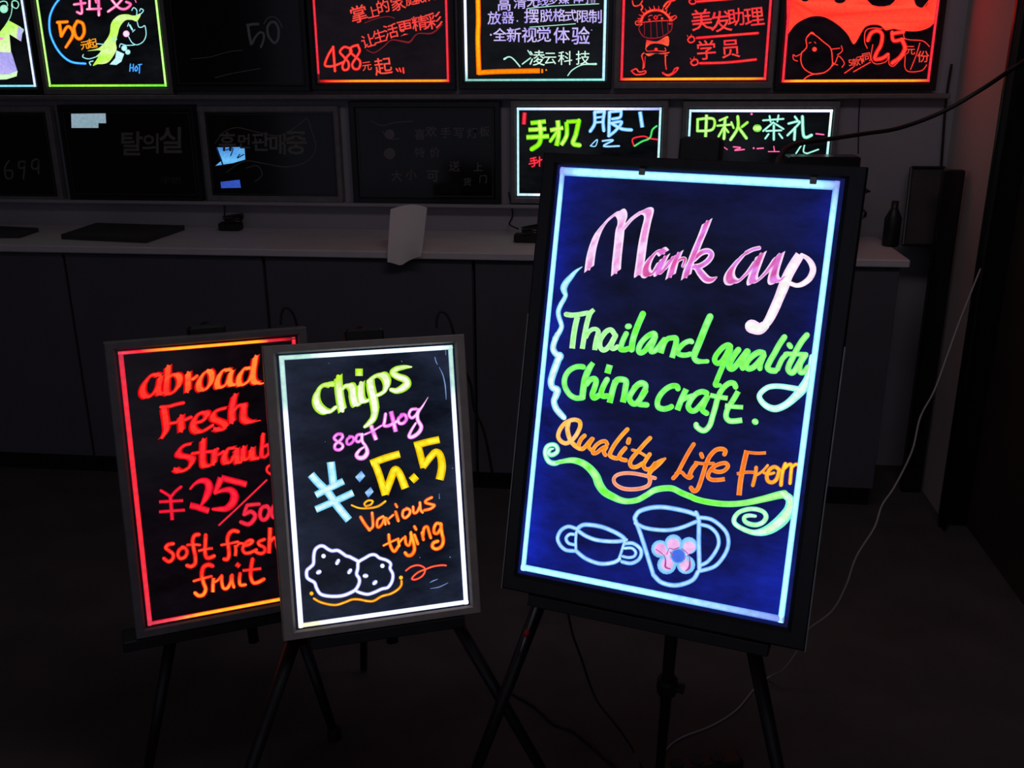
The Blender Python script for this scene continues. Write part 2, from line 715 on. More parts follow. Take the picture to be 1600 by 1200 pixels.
# ================================================================ colours
PINKW, PINK, MAG = lin(255, 225, 255), lin(236, 140, 240), lin(215, 70, 160)
GREEN, GREENL, GREENE = lin(120, 255, 60), lin(170, 255, 150), lin(110, 255, 130)
ORG, ORGL, ORGE = lin(255, 140, 25), lin(255, 160, 60), lin(255, 100, 50)
CYAN, WHITEC, BLUEE = lin(190, 250, 255), lin(235, 255, 255), lin(60, 150, 255)
LBLUE, LBLUEE = lin(175, 225, 255), lin(95, 165, 255)
RED, REDD, REDO = lin(255, 55, 45), lin(240, 30, 50), lin(255, 120, 50)
REDE = lin(235, 5, 15)
YEL, YELE = lin(255, 240, 60), lin(240, 190, 0)

# ================================================================ BIG BLUE BOARD
Q = [(873, 261), (1309, 283), (1228, 974), (817, 891)]
PB, corners = solve(Q, 0.52)
u0, u1, v0, v1 = rect_of(PB, Q)


def glow_blue(a, b):  # strip light painted into panel emission, fading from sides, bottom and top
    d = min(a, 1 - a) * 0.52
    e = min(b * 0.82, 3)
    k = math.exp(-max(d, 0) / 0.035)
    kb = math.exp(-max(e, 0) / 0.20)
    kt = math.exp(-max((1 - b) * 0.82, 0) / 0.05)
    g = 0.015 + 0.30 * k * (1.0 if a < 0.5 else 0.5) + 0.17 * kb + 0.05 * kt
    if a < 0 or a > 1 or b < 0 or b > 1:
        g = 0.05
    return (0.003, 0.0035 + g * 0.028, g)


M_PANEL_BLUE = panel_material('blue_lit_acrylic', lin(4, 6, 24), True, rough=0.12)
STR_B = lin(175, 240, 255, 1.35)
STR_BL = lin(150, 165, 255, 0.9)
ed = (0.35, 0.62, 1.0)
big = board('light_board', 'large black-framed light-up board with blue border reading Mark cup', PB, u0, u1, v0, v1, (0.036, 0.044, 0.026, 0.044),
            {'top': (0.016, [(0, STR_BL), (0.08, STR_B), (0.5, STR_B), (0.93, STR_B), (1, STR_BL)], ed),
             'bottom': (0.013, [(0, STR_B), (0.5, STR_B), (1, STR_BL)], ed),
             'left': (0.010, [(0, STR_BL), (0.08, STR_B), (1, STR_B)], ed),
             'right': (0.011, [(0, STR_BL), (0.08, STR_B), (1, STR_B)], ed)},
            M_BLACKFRAME, M_PANEL_BLUE, thick=0.03, glow=glow_blue)

A_ = (900, 310, 7.273)
B_ = (1100, 370, 8.0)
C_ = (850, 410, 10.0)
D_ = (850, 520, 7.5)
E_ = (960, 470, 9.23)
F_ = (1100, 500, 8.0)
G_ = (990, 570, 7.273)
H_ = (840, 640, 7.619)
I_ = (1040, 670, 7.273)
J_ = (840, 680, 6.667)
K_ = (1040, 740, 7.273)
M_ = (860, 780, 5.333)
N_ = (1000, 820, 13.333)

k = Ink(PB, A_, nib=(56, -42), thin=14).colors(lin(250, 215, 255), PINKW, lin(240, 150, 220))
k.draw("n 150 805 180 600 248 400 340 272 430 192 490 158 522 190 528 250 505 330 487 500 465 700 455 845;"
       "n 500 400 560 320 640 230 730 162 800 142 830 180 797 320 762 500 735 700 715 850 740 850;"
       "w20 500 400 560 320 640 230 730 165")
k.colors(lin(228, 130, 238), PINKW, lin(222, 85, 165))
k.nib = (60, -38)
k.draw("n 1000 625 960 590 900 622 835 700 795 790 800 855 850 868 910 810 975 700;"
       "n 1012 662 965 760 940 835 965 848 1040 760 1100 670;"
       "n 1165 622 1110 760 1075 890;w20 1110 770 1170 700 1240 685 1215 770;"
       "n 1492 262 1440 400 1380 540 1330 670 1280 780 1252 895;"
       "w34 1340 690 1420 620 1500 600 1540 640 1500 710 1420 765 1350 780;"
       "w36 1370 780 w46 1420 850 w48 1480 915 w34 1540 925 w8 1600 895")
k.build('lettering', big, 'pink brushed word Mark')
k = Ink(PB, B_, nib=(72, -42), thin=18).colors(lin(230, 140, 242), PINKW, lin(216, 90, 172))
k.draw("w26 690 140 610 160 530 200;n 560 190 480 240 400 330 335 420 315 500 345 558 420 560 500 495 590 400 680 270;"
       "n 715 215 670 330 630 440 605 520 615 566 670 545 750 475 840 370 930 235;"
       "n 945 220 910 330 880 430 865 510 885 556 940 550 1010 500")
k.build('lettering', big, 'pink brushed letters c u')
k = Ink(PB, B_).colors(lin(255, 235, 250), PINKW, lin(255, 255, 250), ((1150, 200), (1000, 500)))
k.draw("p w58 1200 225 w64 1110 370 1045 490 w68 1000 610 w62 940 760 880 900 w56 810 1040 w46 740 1130;"
       "w58 760 1110 w74 690 1150 w86 598 1120;"
       "w22 1220 225 w30 1290 270 w38 1345 340 w40 1362 425 w38 1320 520 w34 1240 585 w28 1160 608 1085 585")
k.build('lettering', big, 'near-white brushed letter p with a long tail')

k = Ink(PB, C_).colors(lin(190, 250, 255), lin(120, 215, 255), WHITEC, ((400, 100), (200, 1300)))
k.draw("w6 598 70 w26 500 140 w42 420 230 w50 352 310 w54 312 390 w46 318 450 w36 338 510 w36 318 570 w38 270 650 w38 235 730 w38 225 790 w38 240 870 w38 268 950 w38 275 1010 w42 240 1090 w44 175 1190")
k2 = Ink(PB, D_).colors(WHITEC, lin(130, 220, 255))
k2.draw("w34 160 20 w34 118 120 w36 110 195 w38 150 255 w44 190 270 w44 165 320 w44 128 420 w42 98 510 w40 84 580 w38 100 640 w44 155 670 w40 140 740 w36 118 800 w38 140 880 w38 190 945 w34 233 990")
k.f += [tuple(i + len(k.v) for i in q) for q in k2.f]
k.v += k2.v
k.c += k2.c
k.build('drawing', big, 'pale cyan curly brace')

k = Ink(PB, C_).colors(GREENL, lin(190, 255, 190), lin(185, 255, 170))
k.draw("w40 350 812 430 824 w38 520 818 620 800 w34 690 785;p w44 525 850 497 960 478 1060 460 1180 442 1345;"
       "w30 785 735 w40 720 800 680 920 655 1030 632 1150 p 600 1350;p w34 650 1180 700 1090 760 1045 820 1045 w40 850 1090 828 1180 805 1280 795 1370;"
       "w40 1100 1115 1050 1055 980 1075 920 1145 880 1220 876 1310 920 1368 980 1350 1040 1280 1090 1190 1120 1140;"
       "w36 1125 1150 1070 1260 1055 1330 1090 1350 1150 1315")
k.build('lettering', big, 'green marker letters Tha')
k = Ink(PB, E_).colors(GREEN, GREENE, GREENL)
k.draw("w40 172 475 130 560 98 650 92 698 150 705 200 690;w42 195 370 212 368;w46 412 190 350 330 300 460 265 580 250 700;"
       "w40 590 490 560 470 480 510 400 590 360 660 350 720 380 750 440 720 500 640 560 560 590 500;w38 595 520 560 610 528 690 535 733 590 720 650 650 720 560;"
       "p w42 745 540 705 640 670 755;w38 700 640 760 555 830 535 w42 885 540 892 600 870 690 p 832 822;"
       "w38 1115 590 1090 580 1020 605 960 655 922 710 922 760 980 783 1050 780 1090 768;w50 1380 230 1330 340 1270 490 1210 640 1160 760 w42 1155 825 1195 868 w32 1270 875 1340 872")
k.build('lettering', big, 'green marker letters iland')
k = Ink(PB, F_).colors(GREEN, GREENE, lin(180, 255, 150), ((150, 300), (1250, 560)))
k.draw("w34 332 330 300 312 240 340 182 400 142 460 136 510 170 542 220 520 270 450 310 370 332 335;w34 332 370 280 480 230 590 192 680 160 760 145 812 w26 200 815;"
       "w38 430 372 370 452 325 540 315 590 350 610 400 570 470 480 540 390;w36 550 395 500 485 475 560 485 600;"
       "w38 740 412 680 405 600 455 545 515 525 570 560 608 620 588 680 530 745 450;w34 750 440 710 540 700 605;w38 1005 215 940 310 880 420 822 520 795 590 830 628 890 635;"
       "w34 1040 425 980 485 942 560 922 610;w34 1065 310 1082 332;w30 1020 425 1120 425 1275 430;w38 1285 190 1220 270 1160 370 1110 470 1065 560 1055 620 1090 658 1130 640 1180 560 1230 470;"
       "w36 1270 440 1212 530 1195 600 1205 650 1250 650 1300 590")
k.build('lettering', big, 'green marker word quality')
k = Ink(PB, F_).colors(lin(225, 255, 235), lin(150, 255, 240), WHITEC)
k.draw("w36 1352 460 w44 1338 580 w56 1300 740 w62 1230 860 w52 1130 970 w46 1020 1060 w44 900 1108 w40 800 1085 w36 722 1020 w34 692 950 w34 735 885 w34 820 835 950 828 w36 1100 850 1230 872")
k.build('drawing', big, 'white-green looping tail of the y')
k = Ink(PB, D_).colors(GREENL, GREENE, GREEN)
k.draw("w32 460 400 430 395 370 402 300 440 252 510 240 590 260 660 310 730 380 765 455 760;w28 578 350 w38 525 430 482 540 465 640 p 448 775;w34 500 600 540 552 590 538 612 570 592 650 568 720 590 762 650 730;"
       "w34 740 548 700 620 672 700 690 740 740 740;p w38 772 375 745 475;p w36 840 560 812 650 790 740 770 820;w36 830 600 860 552 920 547 963 570 955 650 942 740 p 925 815;"
       "w34 1160 592 1100 612 1042 680 1002 760 1030 820 1080 828 1140 760 1190 680")
k.build('lettering', big, 'green marker word China')
k = Ink(PB, G_).colors(GREENL, GREENE, GREEN)
k.draw("w32 10 260 60 215 100 205 135 225 135 270 100 340 65 410 60 445 150 455")
k.draw("w32 505 270 490 242 430 242 360 282 300 350 272 420 282 480 340 502 400 490 430 475;p w34 600 275 550 380 522 450 498 515;w28 540 410 600 375 670 350;"
       "w32 830 320 780 305 710 332 650 402 622 470 650 518 700 518 760 460 830 372;w32 840 370 800 450 782 512 830 550")
k.colors(lin(150, 255, 110), GREENE, lin(210, 255, 190), ((950, 250), (800, 700)))
k.draw("w32 1160 250 1140 212 1090 208 1030 252 982 320 950 400 930 480 900 580 870 680 820 740 770 742 720 705 712 680;p w28 870 345 950 362 1070 380;"
       "w32 1190 300 1150 370 1100 450 1062 520 1052 590 1082 632 1140 640 p 1235 628;p w26 1040 460 1130 475 1245 482;w36 1380 645 1385 648")
k.build('lettering', big, 'green marker word craft')
k = Ink(PB, H_).colors(ORG, lin(255, 170, 110), lin(255, 170, 30))
k.draw("w26 560 310 520 350 492 410 492 450 530 468 570 440 620 380 650 348;w22 660 348 620 410 612 450 640 480;"
       "w24 830 410 810 378 760 382 700 422 662 480 665 518 710 510 770 460 820 440;w24 820 445 790 500 810 540;w26 1070 235 1000 310 930 400 882 480 862 540 900 570 950 580;"
       "w26 1045 458 1000 510 972 560 1000 590 1050 602;w28 1090 355 1080 392;w26 1340 338 1280 400 1210 480 1132 570 1102 630 1122 678 1180 680 1250 640;w18 1130 480 1200 500 1280 545;"
       "w26 1335 532 1290 600 1262 660 1290 708 1350 700 1400 640;w14 1520 582 w34 1460 622 w38 1400 672 w28 1350 730 w26 1328 780 1342 840")
k.colors(lin(255, 150, 110), lin(255, 185, 160))
k.draw("w24 1342 840 1320 900 1240 935 1130 948 1020 938 w22 932 890 908 830 942 782 1020 758 1130 757 1250 778 1400 815")
k.colors(lin(255, 215, 120), lin(255, 180, 130), lin(255, 200, 30))
k.draw("w26 400 125 330 160 272 230 247 310 272 368 330 400 390 380 450 320 490 250 510 190 500 140 450 120 400 125;w28 370 150 357 230 372 310 402 380 450 430 500 462")
k.build('lettering', big, 'orange outlined word Quality with a looped tail')
k = Ink(PB, I_).colors(ORG, lin(255, 150, 100), lin(255, 120, 20))
k.draw("w24 320 175 260 270 190 400 132 510 88 560;w20 120 508 180 492 220 530 270 560 300 540;w26 350 400 302 460 272 530;w24 405 285 418 318;w18 340 382 420 395 545 392;"
       "w26 670 288 680 250 640 228 570 242 502 312 462 400 430 500 392 620 360 690 320 705 290 670;w24 520 462 590 488 660 478 708 430 690 392 640 392 560 422 502 480 482 540 520 576 600 580 p 675 570;"
       "p w30 925 245 895 370 870 490 850 610 835 755;p w18 925 265 1040 277 1142 272;p w18 810 510 920 492 1005 495")
k.build('lettering', big, 'orange marker word Life and letter F')
k = Ink(PB, I_).colors(lin(255, 165, 40), lin(255, 140, 80), lin(255, 225, 50), ((1050, 500), (1400, 500)))
k.draw("w22 1030 440 1020 530 992 640;w16 1040 522 1100 482 1160 415;w24 1290 462 1240 432 1182 462 1152 530 1162 588 1210 608 1262 570 1290 480;w18 1120 500 1180 512 1230 500;"
       "w24 1360 400 1327 500 1312 635;w22 1330 470 1390 412 1430 412 1425 500 1415 615;w20 1430 440 1480 402 1512 422 1508 500 1495 615")
k.build('lettering', big, 'yellow-orange marker letters rom')
k = Ink(PB, J_).colors(lin(220, 255, 240), lin(110, 240, 190))
k.draw("w10 165 140 w18 132 150 w24 115 185 w26 150 205 w24 200 180 w24 210 140 w24 185 103 w24 140 98 w24 97 122 w26 82 180 w26 97 240 w28 130 280 w28 185 292 w22 240 272")
k.colors(lin(190, 255, 160), lin(120, 255, 150), GREEN)
k.draw("w22 200 285 w26 300 265 w32 380 262 w36 470 290 w40 550 350 w44 612 430 w46 642 510 w42 700 590 w38 790 642 w34 870 677 w30 950 688 w30 1050 670 w30 1140 620 w32 1220 572 w32 1320 552 w32 1410 556 w32 1500 600 w32 1592 638")
k2 = Ink(PB, K_).colors(GREEN, lin(130, 255, 140), lin(190, 255, 160), ((500, 300), (1200, 300)))
k2.draw("w34 280 255 350 290 500 325 700 345 900 332 w38 1100 290 w44 1280 245 w46 1350 232")
k2.colors(lin(235, 255, 240), lin(130, 255, 220), lin(200, 255, 180))
k2.draw("w40 1340 232 w50 1412 292 w58 1405 400 w70 1335 510 w64 1230 600 w50 1120 655 w32 1000 668 w28 880 628 w28 792 570 w28 780 510 w26 830 442 w26 920 407 1020 402 w26 1110 432 w28 1143 490 w28 1110 548 w28 1040 580 w28 960 573 w26 902 540 w24 897 492 w24 950 475 w18 1020 482")
k.f += [tuple(i + len(k.v) for i in q) for q in k2.f]
k.v += k2.v
k.c += k2.c
k.build('drawing', big, 'green swirl line with a curl at each end')
k = Ink(PB, M_).colors(LBLUE, LBLUEE, lin(200, 245, 255))
k.draw("w19 225 245 270 215 330 213 430 230 530 270 600 310 622 335;w18 235 265 300 307 380 337 480 350 570 350 630 338;w13 217 275 212 350 215 430;w13 618 355 592 440 567 510;"
       "w18 215 430 290 490 380 528 450 537 530 525 575 500;w17 210 243 150 227 92 257 62 320 82 380 130 422 200 430;w15 200 292 160 292 132 325 152 365 200 378;"
       "w17 622 368 690 367 748 410 758 460 730 508 670 533 600 520;w14 622 407 680 407 712 440 698 475 650 485 605 475")
k.build('drawing', big, 'pale blue outline of a small two-handled cup')
k = Ink(PB, M_).colors(LBLUE, LBLUEE, lin(190, 235, 255))
k.draw("w20 705 150 740 102 830 72 930 65 1040 80 1150 105 1205 125;w18 712 200 790 237 900 255 1000 255 1100 233 1210 188;w19 705 165 742 260 782 380 822 510 858 625;"
       "w20 860 630 920 688 1010 715 1100 708 1190 668 1230 605;w20 1215 112 1238 180 1237 350 1243 580;w18 1255 152 1340 167 1420 222 1473 290 1483 380 1448 470 1370 558 1255 595;"
       "w17 1262 212 1330 232 1388 290 1403 370 1368 450 1310 520 1255 548")
k.build('drawing', big, 'pale blue outline of a tall mug')
k = Ink(PB, N_).colors(lin(150, 215, 255), lin(110, 185, 255))
k.draw("d w185 420 500;d w185 700 380;d w180 1020 430;d w200 560 830;d w195 960 830;d w240 740 620")
k.lift = 0.0007
k.colors(lin(250, 205, 250), lin(225, 200, 250), lin(243, 170, 235))
k.draw("d w125 430 500;d w135 700 410;d w125 1030 460;d w125 570 820;d w120 950 840;w75 450 530 560 600;w75 700 420 700 540;w75 1030 480 950 570;w60 600 780 640 700;w60 940 800 920 740")
k.lift = 0.0014
k.colors(lin(120, 170, 230), lin(140, 200, 240), lin(75, 115, 235))
k.draw("d w165 800 640")
k.lift = 0.0021
k.colors(lin(165, 80, 170), lin(150, 110, 210), lin(190, 60, 110))
k.draw("w9 340 500 440 570 520 650 w18 540 760 w20 540 870 w12 640 910;w9 880 490 980 570 1030 650 w18 1045 780 w24 1030 890 w12 960 950;w10 820 460 700 500 w8 620 480 570 600;w12 640 560 700 640;w9 930 710 940 650")
k.build('drawing', big, 'pink flower with a blue centre drawn on the mug')

# two steel clips on the top strip
for px in (1004, 1271):
    a = PB.uv(px, 269 + (px - 1004) * 0.052)
    MB().box((a[0] - 0.006, -0.007, a[1] - 0.006), (a[0] + 0.006, -0.0005, a[1] + 0.006), bev=0.001).build('clip', M_STEEL, big)
# bright edge of a bare aluminium lip down both sides
a = (u0 - 0.036, u1 + 0.044)
for uu in a:
    MB().box((uu - 0.0012, -0.0062, v0 - 0.044), (uu + 0.0012, -0.0045, v0 + 0.52)).build('bare_edge', M_STEEL, big)

# ================================================================ RED BOARD
Q = [(186, 549), (463, 526), (490, 929), (229, 978)]
PR, corners = solve(Q, 0.372)
u0, u1, v0, v1 = rect_of(PR, Q)
M_PANEL = panel_material('dark_acrylic', lin(14, 14, 20), True)
SR = lin(255, 55, 75, 0.95)
SRH = (1.6, 0.62, 0.03)
SRP = lin(255, 80, 105, 1.0)
edr = (0.8, 0.03, 0.1)


def glow_red(a, b):
    return (0.0035, 0.002, 0.0035)


red = board('light_board', 'left grey-framed light-up board with red border and red lettering abroad Fresh', PR, u0, u1, v0, v1, (0.026, 0.026, 0.02, 0.026),
            {'top': (0.0075, [(0, SRP), (0.12, SR), (0.3, SRH), (0.55, SRH), (0.78, SRH), (0.84, SR), (1, lin(120, 20, 30))], edr),
             'bottom': (0.009, [(0, lin(255, 80, 105, .7)), (0.14, SRP), (0.3, SRH), (0.6, SRH), (0.82, SRH), (1, SR)], edr),
             'left': (0.010, [(0, lin(255, 70, 100, .6)), (0.1, SR), (0.5, lin(255, 50, 65)), (0.9, SR), (1, lin(255, 70, 100, .8))], (0.95, 0.4, 0.6)),
             'right': (0.009, [(0, SR), (1, SR)], edr)},
            M_GREYDARK, M_PANEL, thick=0.025, glow=glow_red)
P_ = (200, 540, 6.667)
Qc = (240, 670, 7.06)
R_ = (240, 810, 8.0)
RA = lin(255, 60, 45)
k = Ink(PR, P_, nib=(47, -27), thin=18).colors(RED, REDE, lin(255, 140, 55), ((520, 560), (900, 220)))
k.draw("n 330 312 265 300 200 350 155 430 155 500 200 535 255 505 305 445 340 360;n 340 320 325 400 315 480 345 505 385 470;"
       "n 415 215 410 320 400 420 402 495 450 495 510 445 540 370 525 312 470 300 430 330;n 625 282 625 380 622 478;w22 620 340 670 350 715 318;"
       "n 840 258 780 300 742 370 740 440 775 465 830 435 868 370 868 290 835 258;"
       "n 1058 258 1010 250 960 292 930 370 935 430 980 430 1040 380 1070 290;n 1080 265 1060 330 1065 400 1110 408 1150 380;"
       "n 1270 240 1220 235 1172 290 1152 360 1165 408 1210 400 1270 350 1305 270;n 1328 112 1310 220 1300 320 1312 375 1355 392;w22 1330 385 w16 1380 395 w6 1432 384")
k.build('lettering', red, 'red-orange chisel word abroad')
k = Ink(PR, P_, nib=(46, -28), thin=19).colors(RED, REDE, lin(255, 50, 55))
k.draw("w20 345 640 430 632 500 612 575 596;n 372 645 388 750 400 850 388 905 355 955;w18 400 815 450 808 500 800;n 552 732 552 810 558 888;w20 525 780 590 772 655 745;"
       "n 700 800 760 790 815 745 820 705 780 695 715 730 680 800 685 870 735 900 800 880 880 830;n 1010 650 930 675 885 715 890 762 945 785 1000 812 1010 855 955 878 905 862;"
       "n 1112 512 1090 600 1080 700 1085 800;n 1085 700 1145 630 1205 622 1200 700 1205 765 1250 795 1300 790;w16 1260 800 w6 1378 778")
k.build('lettering', red, 'red chisel word Fresh')
k = Ink(PR, Qc, nib=(45, -28), thin=19).colors(RED, REDE, lin(255, 40, 55))
k.draw("n 400 165 335 185 280 235 275 285 330 302 400 312 428 350 398 415 340 455 280 468 235 440;n 545 118 540 220 540 330 548 395 585 412 632 395;w20 430 272 540 256 660 246 705 222;"
       "n 675 235 670 320 660 390;w18 670 300 730 275 770 250;n 880 212 820 222 782 290 782 350 812 375 860 350 900 270;n 912 222 918 300 922 365 960 365;"
       "n 992 200 985 280 988 335 1020 335 1070 290 1082 215;n 1085 215 1085 280 1098 325 1150 325;")
k.nib = (29, -17)
k.draw("n 1205 58 1200 150 1190 250 1195 305 1235 305 1275 250 1270 175 1225 190;w16 1300 392 1255 422 1252 470 1310 510")
k.build('lettering', red, 'red chisel word Straub')
k = Ink(PR, Qc).colors(lin(235, 35, 60), lin(215, 5, 40), lin(250, 30, 60))
k.draw("w18 82 682 130 710 182 745;w18 300 640 240 690 190 750;w22 185 750 195 870 p 205 1005;p w18 60 805 190 798 325 790;p w18 60 915 190 905 345 895")
k.build('lettering', red, 'crimson yen sign')
k = Ink(PR, Qc).colors(lin(250, 30, 60), lin(225, 5, 40), lin(255, 45, 55))
k.draw("w14 405 660 w18 455 605 w30 525 572 w42 588 585 w46 612 640 w42 596 710 w30 560 785 w12 520 845;p w36 400 842 480 862 610 905;"
       "p w40 745 540 w34 712 620 w22 672 712;p w36 745 540 870 572 1025 612;w16 675 712 w24 760 678 w38 848 675 w48 892 735 w46 868 820 w36 800 878 w28 722 885 w18 655 885")
k.build('lettering', red, 'crimson brushed number 25')
k = Ink(PR, Qc).colors(lin(245, 45, 70), lin(210, 20, 45))
k.draw("w11 1245 565 1000 800 722 1060;w22 1160 830 1085 836 1035 842;w22 1032 842 1008 900 1002 930;w26 1002 940 1070 912 1118 950 1098 1010 1042 1052 w24 965 1028;w24 1250 852 1192 872 1172 950 1202 1003 1250 980 1278 900 1250 852;w24 1330 845 1298 900 1308 960 1340 980")
k.build('lettering', red, 'crimson slash and number 500')
k = Ink(PR, R_).colors(RED, REDE, lin(255, 80, 50))
k.draw("w27 240 315 182 327 152 365 190 400 240 442 240 500 190 538 132 502;w26 370 362 322 390 302 450 332 498 390 480 418 420 398 372 362 358;w29 560 200 512 212 487 280 502 380 520 470 518 560 470 598 422 588;w20 425 330 500 325 575 330;"
       "w29 650 212 645 320 642 420 662 488 710 488 750 470;p w20 555 405 650 382 740 372;w29 1050 162 992 152 942 192 922 270 937 370 940 460 920 508 885 508;w20 850 330 950 312 1050 290;"
       "w25 1020 330 1027 400 p 1020 470;w20 1030 360 1070 312 1112 312;w25 1130 342 1200 320 1238 282 1200 272 1142 312 1112 380 1140 428 1200 428 1280 392;w25 1380 262 1312 292 1322 330 1380 360 1388 410 1340 438 1282 420;"
       "w31 1455 112 1450 250 1445 350 p 1440 435;w25 1460 290 1500 242 1530 262 1537 330 1547 365")
k.build('lettering', red, 'red marker words soft fresh')
k = Ink(PR, R_).colors(RED, REDE, lin(255, 165, 50), ((950, 700), (950, 900)))
k.draw("w31 730 590 682 577 622 610 602 700 622 800 650 880 620 950 562 963 524 935;w20 505 780 600 752 720 722;w29 750 740 742 820 p 740 920;w20 750 800 800 772 830 735;w27 850 720 852 800 872 868 920 868 960 800 970 722;"
       "w27 980 712 982 790 1000 850;w27 1080 692 1072 760 1082 828 1140 828;p w32 1030 565 1075 600;w29 1235 512 1217 620 1212 720 1242 798 1300 798 1372 760;p w20 1110 650 1210 640 1345 625")
k.build('lettering', red, 'red-orange marker word fruit')

# ================================================================ CHIPS BOARD
Q = [(435, 556), (706, 539), (732, 943), (467, 981)]
PC, corners = solve(Q, 0.35)
u0, u1, v0, v1 = rect_of(PC, Q)
W1 = (1.5, 1.5, 1.5)
W2 = lin(200, 240, 225, 1.0)
W3 = lin(255, 245, 200, 1.2)
edw = (0.55, 0.6, 0.95)


def glow_chips(a, b):  # falloff of the border strips painted into the panel's emission
    d = min(a, 1 - a, b, 1 - b) * 0.4
    g = 0.010 + 0.016 * math.exp(-max(d, 0) / 0.04)
    if a < 0 or a > 1 or b < 0 or b > 1:
        g = 0.006
    return (g * 0.55, g * 0.75, g * 1.55)


M_PANELC = panel_material('smeared_glow_acrylic', lin(20, 22, 30), True)
chips = board('light_board', 'middle grey-framed light-up board with white border reading chips', PC, u0, u1, v0, v1, (0.031, 0.026, 0.021, 0.022),
              {'top': (0.009, [(0, W2), (0.15, W2), (0.3, W1), (0.9, W1), (1, W2)], (0.5, 0.75, 0.95)),
               'bottom': (0.009, [(0, W3), (0.1, W3), (0.2, W1), (1, W1)], edw),
               'left': (0.010, [(0, W2), (0.18, W2), (0.22, W1), (1, W1)], edw),
               'right': (0.0095, [(0, W2), (0.15, W2), (0.25, W1), (1, W1)], edw)},
              M_GREY, M_PANELC, thick=0.025, glow=glow_chips)
S_ = (470, 560, 7.5)
T_ = (470, 670, 6.667)
U_ = (550, 760, 7.5)
V_ = (465, 840, 9.143)
YG, YGW, YGE = lin(190, 255, 20), lin(255, 255, 220), lin(170, 235, 40)
k = Ink(PC, S_, nib=(50, -36), thin=24).colors(lin(205, 250, 30), YGE, lin(255, 255, 235), ((500, 200), (560, 400)))
k.draw("n 372 312 320 302 250 322 195 390 178 480 205 560 270 618 340 622 405 575;n 437 212 440 300 450 400 468 520 488 612;n 475 370 520 325 578 318 605 360 610 430 632 520 665 542 720 495;"
       "n 705 290 700 380 705 460 725 505 775 495;p w44 682 120 682 205;n 812 262 820 340 840 430 862 540 872 620;w46 872 600 w40 850 700 w32 800 760 w20 750 800;"
       "n 790 270 860 215 935 190 985 220 1010 290 990 370 935 415 880 435;w10 1295 100 w26 1220 102 w34 1120 125 w38 1075 170 w42 1140 215 w46 1220 245 w50 1245 300 w46 1190 352 w36 1120 380 w26 1060 368")
k.build('lettering', chips, 'yellow-green brushed word chips')
k = Ink(PC, S_).colors(lin(245, 130, 240), lin(225, 70, 215), lin(255, 225, 255))
k.draw("w20 480 890 430 888 390 930 422 970 480 1002 490 1040 450 1072 402 1060 402 1010 450 970 490 920 470 885;w18 580 920 542 950 542 1000 580 1002 618 960 610 922 572 915;w20 700 890 660 902 642 950 670 978 710 950 720 892;"
       "p w28 822 785 850 870 882 955;w14 750 890 840 850 940 790;w22 992 655 980 740 972 785 1030 788 1120 740;p w28 1055 620 1080 720 1112 860;w22 1180 672 1142 710 1152 758 1200 758 1238 710 1218 662 1180 660;w20 1350 592 1292 602 1267 660 1300 698 1350 660 1380 600")
k.colors(lin(255, 225, 255), lin(235, 120, 230))
k.draw("w20 715 900 720 970 760 1030 w28 778 1100 w30 740 1158 w28 680 1165 w24 652 1130 w18 690 1072 w14 735 1042;w3 1490 455 w11 1432 550 w20 1372 640 w24 1370 720 w25 1410 800 w25 1380 870 w25 1312 918 w22 1268 915 w18 1290 850 w14 1345 760")
k.build('lettering', chips, 'pink marker writing 80g+40g')
k = Ink(PC, T_).colors(lin(195, 248, 255), lin(120, 215, 255), lin(230, 255, 255))
k.draw("p w42 105 475 180 560 290 670 370 790 500 950;p w42 312 345 325 450 340 590;p w36 445 545 300 615 155 690;p w36 545 665 340 760 155 840")
k.build('lettering', chips, 'pale cyan flat-brush yen sign')
k = Ink(PC, T_).colors(lin(70, 150, 240), lin(160, 215, 255), lin(50, 110, 225))
k.draw("f s 566 502 630 436 670 490 612 558;f s 666 662 728 604 757 655 702 718")
k.c = [c if i % 2 else lin(170, 220, 255) for i, c in enumerate(k.c)]
k.build('lettering', chips, 'blue colon of two slanted dabs')
k = Ink(PC, T_).colors(lin(255, 248, 60), YELE, lin(255, 232, 25))
k.draw("p w38 728 362 880 305 1030 262;p w38 768 350 820 490 880 690;p w38 878 680 w40 930 540 w38 978 425 w40 1028 470 w42 1088 620;p w40 1150 540 1205 490;p w37 1182 175 1320 138 1442 112;p w36 1222 180 1250 290 1280 405;p w34 1270 400 w36 1345 300 w36 1405 242 w38 1452 280 w42 1470 400 w42 1445 530")
k.build('lettering', chips, 'yellow flat-brush price 5.5')
k = Ink(PC, T_).colors(lin(255, 225, 50), lin(240, 160, 20), lin(255, 160, 40))
k.draw("w10 530 795 600 823 690 828 w12 800 808 880 755;w11 682 815 662 780 700 747 748 752 730 788 690 802")
k.build('drawing', chips, 'yellow looped underline')
OR1, OR2, ORE = lin(255, 150, 40), lin(255, 190, 90), lin(250, 60, 20)
k = Ink(PC, U_).colors(OR1, ORE, OR2)
k.draw("w22 102 362 150 440 202 508;w20 202 508 242 470 242 390 235 312;w19 360 352 302 390 292 460 312 478 350 440 380 370;w19 382 372 390 440;w19 402 372 430 430;w16 430 378 480 335;w22 512 302 540 398;w18 510 210 525 237;"
       "w20 650 262 602 282 592 340 620 368 668 330 678 280 642 257;w20 715 242 722 308 760 298 790 240;w20 795 192 802 270 822 300;w20 930 130 872 160 862 190 930 210 965 222 920 260 850 278")
k.build('lettering', chips, 'orange marker word Various')
k = Ink(PC, U_).colors(OR1, ORE, lin(255, 200, 60))
